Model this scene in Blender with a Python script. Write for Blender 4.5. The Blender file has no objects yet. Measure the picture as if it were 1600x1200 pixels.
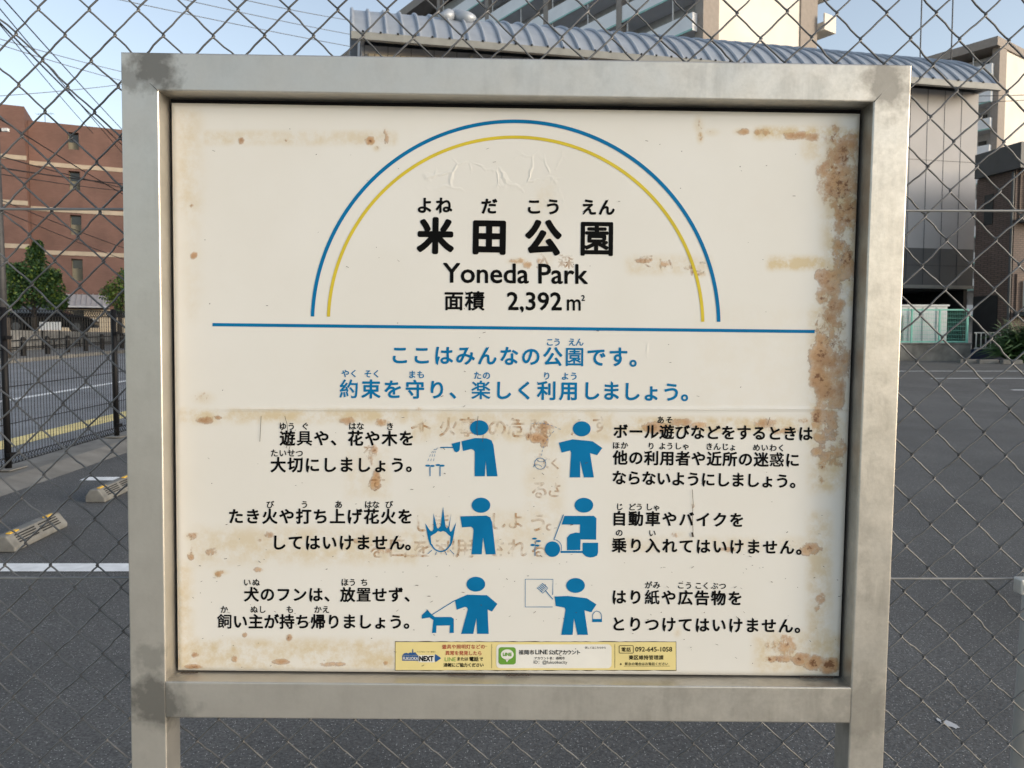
import bpy, bmesh, math, random
import numpy as np
from mathutils import Vector, Matrix, noise
from mathutils.geometry import tessellate_polygon, delaunay_2d_cdt
random.seed(7)
rad = math.radians
S = bpy.context.scene
COL = S.collection

# ---------------------------------------------------------------- camera, sky, sun, exposure
EYE = 1.5
FPX = 1202.0                      # focal length in pixels of the 1600 px wide photograph
PITCH = rad(-3.19)
cam_d = bpy.data.cameras.new('camera')
cam = bpy.data.objects.new('camera', cam_d); COL.objects.link(cam)
cam.location = (0, 0, EYE); cam.rotation_euler = (rad(90) + PITCH, 0, 0)
cam_d.sensor_width = 36; cam_d.lens = 36 * FPX / 1600
cam_d.clip_start = 0.02; cam_d.clip_end = 3000
cam_d.dof.use_dof = True; cam_d.dof.focus_distance = 1.06; cam_d.dof.aperture_fstop = 20
S.camera = cam

SUN_AZ, SUN_EL = rad(68), rad(15)        # behind the camera, to the right
sdir = Vector((math.sin(SUN_AZ) * math.cos(SUN_EL), -math.cos(SUN_AZ) * math.cos(SUN_EL), math.sin(SUN_EL)))
W = bpy.data.worlds.new('World'); S.world = W; W.use_nodes = True
nt = W.node_tree
sky = nt.nodes.new('ShaderNodeTexSky'); sky.sky_type = 'NISHITA'; sky.sun_disc = False
sky.sun_elevation = SUN_EL; sky.sun_rotation = math.atan2(sdir.x, sdir.y)
sky.air_density = 1.0; sky.dust_density = 1.5; sky.ozone_density = 0.7
bg = nt.nodes['Background']; bg.inputs['Strength'].default_value = 0.15
hz_ = nt.nodes.new('ShaderNodeHueSaturation'); hz_.inputs['Saturation'].default_value = 0.7; hz_.inputs['Value'].default_value = 0.93      # thin high haze pales the sky
nt.links.new(sky.outputs[0], hz_.inputs['Color']); nt.links.new(hz_.outputs[0], bg.inputs[0])
sun_d = bpy.data.lights.new('sun', 'SUN'); sun_d.energy = 0.6; sun_d.angle = rad(14); sun_d.color = (1.0, .91, .79)
sun = bpy.data.objects.new('sun', sun_d); COL.objects.link(sun)
sun.rotation_euler = sdir.to_track_quat('Z', 'Y').to_euler()
S.view_settings.view_transform = 'Standard'; S.view_settings.look = 'None'
S.view_settings.exposure = 0.98; S.view_settings.gamma = 1

# ---------------------------------------------------------------- geometry of the view
def at(px, py, Y):
    """point of the world seen at a photograph pixel, at distance Y ahead of the camera"""
    a, b = (px - 800) / FPX, (py - 600) / FPX
    c, s = math.cos(PITCH), math.sin(PITCH)
    v = Vector((a, c + s * b, s - c * b))
    v *= Y / v.y
    return Vector((v.x, Y, v.z + EYE))

def gz(y):
    return 0.03 * min(max(y, 0), 80)

# ---------------------------------------------------------------- helpers
class MB:
    def __init__(s): s.v, s.f = [], []
    def add(s, vs, fs):
        n = len(s.v); s.v += [tuple(v) for v in vs]; s.f += [tuple(i + n for i in f) for f in fs]; return s
    def box(s, x0, x1, y0, y1, z0, z1, fn=None):
        vs = [(x, y, z) for z in (z0, z1) for y in (y0, y1) for x in (x0, x1)]
        if fn: vs = [fn(*p) for p in vs]
        return s.add(vs, [(0, 2, 3, 1), (4, 5, 7, 6), (0, 1, 5, 4), (2, 6, 7, 3), (0, 4, 6, 2), (1, 3, 7, 5)])
    def tube(s, pts, r, n=6, cap=True, closed=False):
        pts = [Vector(p) for p in pts]; N = len(pts); base = len(s.v)
        rs = r if isinstance(r, (list, tuple)) else [r] * N
        ref = None
        for i, p in enumerate(pts):
            a = pts[i - 1] if i else p; b = pts[i + 1] if i < N - 1 else p
            t = (b - a).normalized() if (b - a).length > 0 else Vector((0, 0, 1))
            if ref is None:
                ref = Vector((0, 1, 0)) if abs(t.y) < .9 else Vector((1, 0, 0))
            u = (ref - t * ref.dot(t))
            if u.length < 1e-5: u = t.orthogonal()
            u.normalize(); ref = u; w = t.cross(u)
            for k in range(n):
                q = 2 * math.pi * k / n
                s.v.append(tuple(p + (u * math.cos(q) + w * math.sin(q)) * rs[i]))
        for i in range(N - 1):
            for k in range(n):
                a = base + i * n + k; b = base + i * n + (k + 1) % n
                s.f.append((a, b, b + n, a + n))
        if cap:
            s.f.append(tuple(base + k for k in range(n))[::-1]); s.f.append(tuple(base + (N - 1) * n + k for k in range(n)))
        return s
    def prism(s, poly, fn, d0, d1):
        """polygon (a,b) extruded from d0 to d1; fn(a,b,d)->xyz"""
        n = len(poly)
        vs = [fn(a, b, d0) for a, b in poly] + [fn(a, b, d1) for a, b in poly]
        fs = [tuple(range(n))[::-1], tuple(range(n, 2 * n))]
        fs += [(i, (i + 1) % n, (i + 1) % n + n, i + n) for i in range(n)]
        return s.add(vs, fs)
    def lathe(s, prof, c, n=16):
        c = Vector(c); b = len(s.v)
        for r, z in prof:
            for k in range(n):
                q = 2 * math.pi * k / n; s.v.append((c.x + r * math.cos(q), c.y + r * math.sin(q), c.z + z))
        for i in range(len(prof) - 1):
            for k in range(n):
                a = b + i * n + k; e = b + i * n + (k + 1) % n; s.f.append((a, e, e + n, a + n))
        s.f.append(tuple(b + (len(prof) - 1) * n + k for k in range(n)))
        return s
    def build(s, name, mat, parent=None, smooth=False, bevel=0, seg=2, fix=True):
        me = bpy.data.meshes.new(name); me.from_pydata(s.v, [], s.f)
        if fix or bevel:
            bm = bmesh.new(); bm.from_mesh(me)
            if fix: bmesh.ops.recalc_face_normals(bm, faces=bm.faces)
            if bevel:
                es = [e for e in bm.edges if len(e.link_faces) == 2 and e.calc_face_angle(0) > .5]
                bmesh.ops.bevel(bm, geom=es, offset=bevel, segments=seg, affect='EDGES', profile=.5)
            bm.to_mesh(me); bm.free()
        if smooth:
            me.polygons.foreach_set('use_smooth', [True] * len(me.polygons))
        me.materials.append(mat)
        o = bpy.data.objects.new(name, me); COL.objects.link(o)
        if parent: o.parent = parent
        return o

def tag(o, label=None, cat=None, group=None, kind=None):
    if label: o['label'] = label
    if cat: o['category'] = cat
    if group: o['group'] = group
    if kind: o['kind'] = kind
    return o

def thing(name, label, cat, loc=(0, 0, 0), group=None):
    o = bpy.data.objects.new(name, None); o.empty_display_size = .1; COL.objects.link(o); o.location = loc
    return tag(o, label, cat, group)

def kids(o): return [c for c in bpy.data.objects if c.parent == o]
def dup(o, loc, label=None, rz=0, parent=None):
    c = o.copy(); COL.objects.link(c)
    if parent is None:
        c.location = loc; c.rotation_euler = (0, 0, rz)
        if label: c['label'] = label
    else: c.parent = parent
    for ch in kids(o): dup(ch, None, parent=c)
    return c

def ss(x, a, b):
    t = np.clip((x - a) / (b - a), 0, 1); return t * t * (3 - 2 * t)

# ---------------------------------------------------------------- materials
def mat(name, col, rough=.6, metal=0.0, var=.12, scale=3.0, bump=0.0, bscale=60.0, spec=.5, col2=None):
    m = bpy.data.materials.new(name); m.use_nodes = True; t = m.node_tree; N, L = t.nodes, t.links
    p = N['Principled BSDF']; p.inputs['Roughness'].default_value = rough; p.inputs['Metallic'].default_value = metal
    p.inputs['Specular IOR Level'].default_value = spec
    tc = N.new('ShaderNodeTexCoord')
    n1 = N.new('ShaderNodeTexNoise'); n1.inputs['Scale'].default_value = scale; n1.inputs['Detail'].default_value = 6
    L.new(tc.outputs['Object'], n1.inputs['Vector'])
    mr = N.new('ShaderNodeMapRange'); mr.inputs[1].default_value = .3; mr.inputs[2].default_value = .7
    L.new(n1.outputs[0], mr.inputs[0])
    mx = N.new('ShaderNodeMix'); mx.data_type = 'RGBA'
    a = [c * (1 - var) for c in col]; b = col2 or [min(1, c * (1 + var)) for c in col]
    mx.inputs[6].default_value = (*a, 1); mx.inputs[7].default_value = (*b, 1)
    L.new(mr.outputs[0], mx.inputs[0]); L.new(mx.outputs[2], p.inputs['Base Color'])
    if bump:
        n2 = N.new('ShaderNodeTexNoise'); n2.inputs['Scale'].default_value = bscale; n2.inputs['Detail'].default_value = 5
        L.new(tc.outputs['Object'], n2.inputs['Vector'])
        bp = N.new('ShaderNodeBump'); bp.inputs['Strength'].default_value = bump; bp.inputs['Distance'].default_value = .01
        L.new(n2.outputs[0], bp.inputs['Height']); L.new(bp.outputs[0], p.inputs['Normal'])
    return m

def tile_mat(name, c1, c2, mortar, bw, bh, msize, ux, uy, rough=.7, offset=.5):
    """brick or tile courses on upright walls; u runs along (ux,uy)"""
    m = bpy.data.materials.new(name); m.use_nodes = True; t = m.node_tree; N, L = t.nodes, t.links
    p = N['Principled BSDF']; p.inputs['Roughness'].default_value = rough
    tc = N.new('ShaderNodeTexCoord'); sp = N.new('ShaderNodeSeparateXYZ'); L.new(tc.outputs['Object'], sp.inputs[0])
    def mul(o, k):
        q = N.new('ShaderNodeMath'); q.operation = 'MULTIPLY'; q.inputs[1].default_value = k; L.new(o, q.inputs[0]); return q.outputs[0]
    ad = N.new('ShaderNodeMath'); L.new(mul(sp.outputs[0], ux), ad.inputs[0]); L.new(mul(sp.outputs[1], uy), ad.inputs[1])
    cb = N.new('ShaderNodeCombineXYZ'); L.new(ad.outputs[0], cb.inputs[0]); L.new(sp.outputs[2], cb.inputs[1])
    br = N.new('ShaderNodeTexBrick'); L.new(cb.outputs[0], br.inputs['Vector']); br.offset = offset
    br.inputs['Color1'].default_value = (*c1, 1); br.inputs['Color2'].default_value = (*c2, 1); br.inputs['Mortar'].default_value = (*mortar, 1)
    br.inputs['Scale'].default_value = 1; br.inputs['Mortar Size'].default_value = msize
    br.inputs['Brick Width'].default_value = bw; br.inputs['Row Height'].default_value = bh
    n = N.new('ShaderNodeTexNoise'); n.inputs['Scale'].default_value = .7; n.inputs['Detail'].default_value = 5; L.new(tc.outputs['Object'], n.inputs['Vector'])
    mr = N.new('ShaderNodeMapRange'); mr.inputs[1].default_value = .3; mr.inputs[2].default_value = .7; mr.inputs[3].default_value = .78; mr.inputs[4].default_value = 1.12
    L.new(n.outputs[0], mr.inputs[0])
    mx = N.new('ShaderNodeMix'); mx.data_type = 'RGBA'; mx.blend_type = 'MULTIPLY'; mx.inputs[0].default_value = 1
    L.new(br.outputs[0], mx.inputs[6]); L.new(mr.outputs[0], mx.inputs[7]); L.new(mx.outputs[2], p.inputs['Base Color'])
    return m

def asphalt_mat(name, base, speck=.3):
    m = bpy.data.materials.new(name); m.use_nodes = True; t = m.node_tree; N, L = t.nodes, t.links
    p = N['Principled BSDF']; p.inputs['Roughness'].default_value = .85
    tc = N.new('ShaderNodeTexCoord')
    def noise_(sc, det=3, rough=.6):
        n = N.new('ShaderNodeTexNoise'); n.inputs['Scale'].default_value = sc; n.inputs['Detail'].default_value = det; n.inputs['Roughness'].default_value = rough
        L.new(tc.outputs['Object'], n.inputs['Vector']); return n.outputs[0]
    def rng(o, a, b, c, d):
        r = N.new('ShaderNodeMapRange'); r.inputs[1].default_value = a; r.inputs[2].default_value = b; r.inputs[3].default_value = c; r.inputs[4].default_value = d
        L.new(o, r.inputs[0]); return r.outputs[0]
    def mult(a, b):
        q = N.new('ShaderNodeMath'); q.operation = 'MULTIPLY'; L.new(a, q.inputs[0]); L.new(b, q.inputs[1]); return q.outputs[0]
    k = mult(rng(noise_(.9, 6), .3, .7, .75, 1.25), rng(noise_(95, 3), .3, .7, .55, 1.45))
    vs = N.new('ShaderNodeVectorMath'); vs.operation = 'SCALE'; vs.inputs[0].default_value = base; L.new(k, vs.inputs['Scale'])
    vo = N.new('ShaderNodeTexVoronoi'); vo.inputs['Scale'].default_value = 150; L.new(tc.outputs['Object'], vo.inputs['Vector'])
    sp = N.new('ShaderNodeSeparateColor'); L.new(vo.outputs['Color'], sp.inputs[0])
    pick = mult(rng(sp.outputs[0], .87, .89, 0, 1), rng(vo.outputs['Distance'], .2, .4, 1, 0))
    mx = N.new('ShaderNodeMix'); mx.data_type = 'RGBA'; L.new(pick, mx.inputs[0]); L.new(vs.outputs[0], mx.inputs[6]); mx.inputs[7].default_value = (speck, speck, speck * .96, 1)
    L.new(mx.outputs[2], p.inputs['Base Color'])
    bp = N.new('ShaderNodeBump'); bp.inputs['Strength'].default_value = .8; bp.inputs['Distance'].default_value = .006
    L.new(noise_(120, 4), bp.inputs['Height']); L.new(bp.outputs[0], p.inputs['Normal'])
    return m

M = {
 'asphalt': asphalt_mat('lot asphalt', (.080, .080, .079), .42),
 'road': asphalt_mat('road asphalt', (.19, .20, .215), .3),
 'sand': mat('park sand', (.40, .37, .32), .95, var=.2, scale=2, bump=.5, bscale=90),
 'line': mat('road paint', (.72, .73, .73), .7, var=.12, scale=14),
 'tactile': mat('yellow tactile paving', (.76, .62, .27), .8, var=.15, scale=5),
 'concrete': mat('concrete', (.16, .157, .148), .9, var=.25, scale=4, bump=.3, bscale=40),
 'stained_concrete': mat('stained concrete', (.16, .155, .14), .9, var=.45, scale=2.2, bump=.3, bscale=30),
 'stopper': mat('wheel stop concrete', (.165, .163, .152), .9, var=.3, scale=9, bump=.4, bscale=80),
 'reflector': mat('amber reflector', (.75, .45, .04), .3, var=.1),
 'wire': mat('galvanised wire', (.145, .145, .145), .5, metal=.45, var=.35, scale=25),
 'wire_steel': mat('tension wire', (.24, .24, .235), .5, metal=.4, var=.2, scale=20),
 'galv': mat('galvanised steel', (.50, .50, .48), .5, metal=.6, var=.2, scale=9),
 'black_steel': mat('black coated steel', (.006, .006, .007), .55, var=.2, spec=.2),
 'dark': mat('dark gasket', (.006, .006, .007), .9, var=.2),
 'pole': mat('grey pole', (.045, .045, .047), .6, var=.2),
 'brick': tile_mat('red brown tile', (.185, .096, .072), (.160, .080, .060), (.14, .08, .064), .24, .07, .008, .9138, .4062),
 'band': mat('cream band', (.42, .345, .26), .8, var=.12, scale=2),
 'cream_tile': tile_mat('cream tile', (.62, .52, .38), (.54, .44, .31), (.36, .29, .21), .5, .3, .015, .9138, .4062),
 'slot': mat('window glass', (.02, .024, .025), .12, var=.1),
 'shade': mat('window blind', (.22, .20, .14), .7, var=.1),
 'silver': mat('silver roof sheet', (.50, .50, .52), .4, metal=.4, var=.1),
 'roof': mat('blue grey roof sheet', (.37, .40, .44), .42, metal=.2, var=.10, scale=1.5),
 'gutter': mat('grey gutter', (.26, .26, .24), .5, var=.12),
 'panel_wall': mat('grey wall panel', (.47, .455, .45), .75, var=.05, scale=1),
 'panel_dark': mat('dark wall panel', (.125, .125, .125), .7, var=.08, scale=1),
 'lit_tile': tile_mat('light tile', (.66, .58, .44), (.62, .54, .4), (.3, .25, .2), .22, .6, .02, .978, .208, offset=0),
 'pinkwall': mat('beige wall', (.36, .31, .28), .8, var=.08),
 'earth': mat('weathered concrete bank', (.20, .20, .195), .95, var=.3),
 'shade_black': mat('painted shade black', (.012, .013, .014), .8, var=.2),  # near-black colour stands in for the undercroft's shade
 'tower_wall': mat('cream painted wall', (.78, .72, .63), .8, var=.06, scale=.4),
 'tower_col': mat('taupe painted column', (.30, .26, .225), .8, var=.08),
 'white_wall': mat('white parapet', (.84, .84, .84), .7, var=.06, scale=.6),
 'teal': mat('teal trim', (.30, .55, .48), .6, var=.1),
 'grey_wall': mat('plain grey wall', (.46, .46, .46), .8, var=.1),  # even mid grey for block walls, ribs and seams
 'dark_brick': tile_mat('dark brown brick', (.15, .105, .088), (.115, .078, .064), (.06, .046, .04), .22, .075, .012, .978, .9),
 'brown_brick': tile_mat('brown brick', (.20, .135, .10), (.16, .105, .08), (.09, .07, .06), .22, .075, .012, .978, .208),
 'dark_roof': mat('dark slate fascia', (.05, .056, .06), .5, var=.12),
 'white_pipe': mat('white plastic pipe', (.66, .64, .60), .5, var=.1),
 'white_box': mat('white sheet metal', (.68, .68, .68), .5, var=.08),
 'green_steel': mat('mint green coated steel', (.20, .52, .42), .45, var=.1),
 'blue_sheet': mat('blue sheet', (.02, .035, .09), .6, var=.2),
 'leaf_a': mat('leaf dark', (.045, .10, .026), .55, var=.4, scale=1.2),
 'leaf_b': mat('leaf light', (.17, .24, .04), .55, var=.4, scale=1.2),
 'bark': mat('bark', (.055, .045, .037), .9, var=.3, scale=8, bump=.5),
 'car_paint': mat('black car paint', (.004, .004, .005), .25, var=.1, spec=.25),
 'car_glass': mat('car glass', (.16, .175, .18), .05, var=.1),  # pale base stands in for the bright background seen through the glass
 'tyre': mat('tyre rubber', (.012, .012, .012), .8, var=.2),
 'rim': mat('alloy rim', (.12, .12, .125), .35, metal=.8, var=.1),
 'lamp_glass': mat('lamp glass', (.8, .8, .78), .3, var=.05),
 'cable': mat('black cable', (.015, .015, .016), .6, var=.1),
 'grey_cable': mat('grey cable', (.16, .18, .21), .6, var=.1),
 'letter_black': mat('black vinyl', (.004, .004, .004), .6, var=.25, scale=40, spec=.06),
 'letter_blue': mat('blue vinyl', (.002, .15, .34), .5, var=.08, scale=30, spec=.1),
 'letter_yellow': mat('yellow vinyl', (.60, .47, .045), .5, var=.08, scale=30, spec=.15),
 'st_yellow': mat('pale yellow sticker', (.74, .62, .27), .4, var=.05, scale=20),
 'st_white': mat('white sticker', (.74, .72, .66), .4, var=.04, scale=20),
 'st_red': mat('red print', (.36, .035, .02), .5, var=.1),
 'st_green': mat('green print', (.12, .30, .03), .5, var=.1),
 'st_blue': mat('navy print', (.01, .08, .25), .5, var=.1),
 'st_border': mat('dirty sticker edge', (.05, .035, .025), .8, var=.4, scale=60),
}

# ---------------------------------------------------------------- ground, roads, lines
def sheet(name, x0, x1, y0, y1, m, lift=0.0, kind=True, nx=1):
    b = MB(); ys = sorted({y0, y1, *[y for y in (0, 80) if y0 < y < y1]})
    for i in range(len(ys) - 1):
        a, c = ys[i], ys[i + 1]
        b.add([(x0, a, gz(a) + lift), (x1, a, gz(a) + lift), (x1, c, gz(c) + lift), (x0, c, gz(c) + lift)], [(0, 1, 2, 3)])
    o = b.build(name, m, fix=False)
    if kind: o['kind'] = 'structure'
    return o
sheet('parking_lot_ground', -900, 900, -900, 1500, M['asphalt'])
sheet('park_ground', -14, 14, -16, 1.02, M['sand'], .008)
sheet('pavement', -6.45, -4.95, -30, 75, M['road'], .008)
sheet('tactile_strip', -6.2, -5.8, -30, 75, M['tactile'], .012)
sheet('road', -16.6, -6.45, -40, 75, M['road'], .004)
sheet('road_edge_line', -9.28, -9.08, -40, 75, M['line'], .009)
def stripe(x0, x1, y, w):
    sheet('parking_line', x0, x1, y - w / 2, y + w / 2, M['line'], .005)
for y in (4.56, 7.12, 9.68): stripe(-4.0, 1.0, y, .15)
for y in (16.0, 19.1, 21.7): stripe(10.42, 15.4, y, .13)
b = MB(); random.seed(4); c_ = at(1481, 1131, 2.777)
pts = [(c_.x + (.022 + random.uniform(-.005, .006)) * math.cos(2 * math.pi * i / 22) - .012 * math.sin(2 * math.pi * i / 22), 2.777 + (.036 + random.uniform(-.008, .008)) * math.sin(2 * math.pi * i / 22)) for i in range(22)]
b.add([(x, y, gz(y) + .003) for x, y in pts], [tuple(range(22))]); b.build('paint_spot', M['grey_wall'], fix=False)['kind'] = 'structure'
# kerb under the black fence, far kerb and pavement
b = MB()
b.add([(x, y, z + gz(y)) for y in (-30, 0, 75) for x, z in ((-4.97, 0), (-4.97, .075), (-4.55, .07), (-4.3, .002))],
      [(i * 4 + j, i * 4 + j + 1, i * 4 + j + 5, i * 4 + j + 4) for i in range(2) for j in range(3)])
b.build('kerb', M['concrete'])['kind'] = 'structure'
b = MB()
b.add([(x, y, z + gz(y)) for y in (-30, 0, 75) for x, z in ((-16.6, 0), (-16.62, .13), (-20.4, .15), (-20.4, 0))],
      [(i * 4 + j, i * 4 + j + 1, i * 4 + j + 5, i * 4 + j + 4) for i in range(2) for j in range(3)])
b.build('far_pavement', M['concrete'])['kind'] = 'structure'
b = MB(); b.box(-90, -20.4, 10, 48, -1, 1.95)
b.build('raised_lot', M['earth'])['kind'] = 'structure'

# ---------------------------------------------------------------- sign: frame of reference
Q = (rad(-3.19005), rad(.73968), rad(.54462))
def basis(p, r, y):
    fw = Vector((math.sin(y) * math.cos(p), math.cos(y) * math.cos(p), math.sin(p)))
    rt = Vector((math.cos(y), -math.sin(y), 0)); up = rt.cross(fw)
    return rt * math.cos(r) + up * math.sin(r), fw, up * math.cos(r) - rt * math.sin(r)
bq = basis(*Q); b0 = basis(PITCH, 0, 0)
Cq = Matrix(bq).transposed(); C0 = Matrix(b0).transposed()
MS = C0 @ Cq.transposed()
D = 1.04                                    # distance of the frame's front
ORG = Vector((.0126, D, -EYE))              # sign's own origin, at its foot
def SP(px, py, depth):
    k = bq[1] + bq[0] * ((px - 800) / FPX) - bq[2] * ((py - 600) / FPX)
    k = k * (depth / k.y)
    return (k.x - ORG.x, depth - D, k.z - ORG.z)
sign = thing('park_sign', 'large rusty cream park notice board in a brushed metal frame on two legs', 'sign')
sign.matrix_world = Matrix.Translation(MS @ ORG + Vector((0, 0, EYE))) @ MS.to_4x4()

XL, XR, ZT, xl, xr, zt, zb, zB = -.5113, .5365, .3737, -.4621, .4866, .3243, -.4746, -.5260
X = lambda v: v - ORG.x
Zz = lambda v: v - ORG.z
TH = .046

def metal_mat():
    m = bpy.data.materials.new('brushed frame metal'); m.use_nodes = True; t = m.node_tree; N, L = t.nodes, t.links
    p = N['Principled BSDF']; p.inputs['Metallic'].default_value = .82
    tc = N.new('ShaderNodeTexCoord'); tc.object = sign
    src = tc.outputs['Object']
    def nz(sc, det=5, stretch=None):
        v = src
        if stretch:
            mp = N.new('ShaderNodeMapping'); mp.inputs['Scale'].default_value = stretch; L.new(src, mp.inputs[0]); v = mp.outputs[0]
        n = N.new('ShaderNodeTexNoise'); n.inputs['Scale'].default_value = sc; n.inputs['Detail'].default_value = det; n.inputs['Roughness'].default_value = .6
        L.new(v, n.inputs['Vector']); return n.outputs[0]
    def rng(o, a, b, c, d):
        r = N.new('ShaderNodeMapRange'); r.inputs[1].default_value = a; r.inputs[2].default_value = b; r.inputs[3].default_value = c; r.inputs[4].default_value = d
        L.new(o, r.inputs[0]); return r.outputs[0]
    def op(kind, a, b):
        q = N.new('ShaderNodeMath'); q.operation = kind
        for i, w in enumerate((a, b)):
            if isinstance(w, (int, float)): q.inputs[i].default_value = w
            else: L.new(w, q.inputs[i])
        return q.outputs[0]
    grime = None
    # brushed over weld marks at the corners: centre (px,py), radius, strength
    wob = nz(26, 4)
    for px, py, r, k in ((240, 108, .034, .95), (205, 125, .02, .6), (1388, 138, .034, .8), (1402, 116, .014, .35), (245, 1092, .036, .95), (262, 1105, .04, .6), (232, 1030, .022, .45),
                         (1352, 1088, .034, .55), (1345, 1122, .038, .5), (1310, 1105, .024, .35)):
        c = SP(px, py, D)
        d = N.new('ShaderNodeVectorMath'); d.operation = 'DISTANCE'; L.new(src, d.inputs[0]); d.inputs[1].default_value = c
        dd = op('ADD', d.outputs['Value'], rng(wob, .3, .7, -.018, .018))
        g = rng(dd, r * .55, r * 1.2, k * .9, 0)
        grime = g if grime is None else op('MAXIMUM', grime, g)
    mott = op('ADD', rng(nz(38, 8, ), .40, .62, 0, .7), rng(nz(170, 4), .42, .6, 0, .45)); blot = rng(nz(16, 9), .47, .56, 0, 1); streak = rng(nz(60, 4, (1, 1, .12)), .35, .7, 0, 1)
    c1 = N.new('ShaderNodeMix'); c1.data_type = 'RGBA'; c1.inputs[6].default_value = (.60, .57, .515, 1); c1.inputs[7].default_value = (.48, .455, .405, 1)
    sx_ = N.new('ShaderNodeSeparateXYZ'); L.new(src, sx_.inputs[0]); side = rng(sx_.outputs[0], -.15, .35, .3, 1)      # the right half is the more weathered
    L.new(op('MULTIPLY', op('MULTIPLY', mott, .6), side), c1.inputs[0])
    c2 = N.new('ShaderNodeMix'); c2.data_type = 'RGBA'; L.new(op('MULTIPLY', op('MULTIPLY', op('MULTIPLY', blot, streak), .65), side), c2.inputs[0]); L.new(c1.outputs[2], c2.inputs[6]); c2.inputs[7].default_value = (.36, .34, .30, 1)
    c3 = N.new('ShaderNodeMix'); c3.data_type = 'RGBA'; L.new(grime, c3.inputs[0]); L.new(c2.outputs[2], c3.inputs[6]); c3.inputs[7].default_value = (.17, .165, .15, 1)
    L.new(c3.outputs[2], p.inputs['Base Color'])
    ro = op('ADD', rng(nz(20, 5), .3, .7, .36, .48), op('MULTIPLY', grime, .2)); L.new(ro, p.inputs['Roughness'])
    bp = N.new('ShaderNodeBump'); bp.inputs['Strength'].default_value = .12; bp.inputs['Distance'].default_value = .002
    L.new(nz(90, 4), bp.inputs['Height']); L.new(bp.outputs[0], p.inputs['Normal'])
    return m
MET = metal_mat()
ID = lambda a, b, d: (a, d, b)
G_ = .00005
for name, poly in (
    ('post', [(X(XL), -.02), (X(xl), -.02), (X(xl), Zz(zt)), (X(XL), Zz(ZT))]),
    ('post', [(X(xr), -.02), (X(XR), -.02), (X(XR), Zz(ZT)), (X(xr), Zz(zt))]),
    ('top_rail', [(X(xl) + G_, Zz(zt)), (X(xr) - G_, Zz(zt)), (X(XR) - G_, Zz(ZT)), (X(XL) + G_, Zz(ZT))]),
    ('bottom_rail', [(X(xl) + G_, Zz(zB)), (X(xr) - G_, Zz(zB)), (X(xr) - G_, Zz(zb)), (X(xl) + G_, Zz(zb))])):
    part_ = MB().prism(poly, ID, 0, TH).build(name, MET, sign)
    bm = bmesh.new(); bm.from_mesh(part_.data)
    ax_ = 2 if name == 'post' else 0
    es = [e for e in bm.edges if abs((e.verts[1].co - e.verts[0].co).normalized()[ax_]) > .999]
    bmesh.ops.bevel(bm, geom=es, offset=.0022, segments=3, affect='EDGES', profile=.5)
    bm.to_mesh(part_.data); bm.free()
    if name == 'top_rail':
        b = MB()
        for (ix, iy), (jx, jy) in (((247, 142), (234, 130)), ((1366, 159), (1378, 146))):
            p0, p1 = Vector(SP(ix, iy, D - .0003)), Vector(SP(jx, jy, D - .0003)); w_ = Vector((p1.z - p0.z, 0, p0.x - p1.x)).normalized() * .0005
            b.add([p0 - w_, p0 + w_, p1 + w_ * .3, p1 - w_ * .3], [(0, 1, 2, 3)])
        b.build('weld_seam', M['dark'], part_)
MB().box(X(xl) - .001, X(xr) + .001, .037, .041, Zz(zb) - .001, Zz(zt) + .001).build('backing_board', M['dark'], sign)

# ---------------------------------------------------------------- printed panel with its stains
DP = D + .0265
pl, pr_, pt_, pb_ = X(xl) + .004, X(xr) - .0035, Zz(zt) - .0065, Zz(zb) + .0025
NX, NZ = 420, 350
us = np.linspace(0, 1, NX); vs_ = np.linspace(0, 1, NZ)
gx = pl + (pr_ - pl) * us; gz_ = pb_ + (pt_ - pb_) * vs_
PX, PZ = np.meshgrid(gx, gz_)
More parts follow.
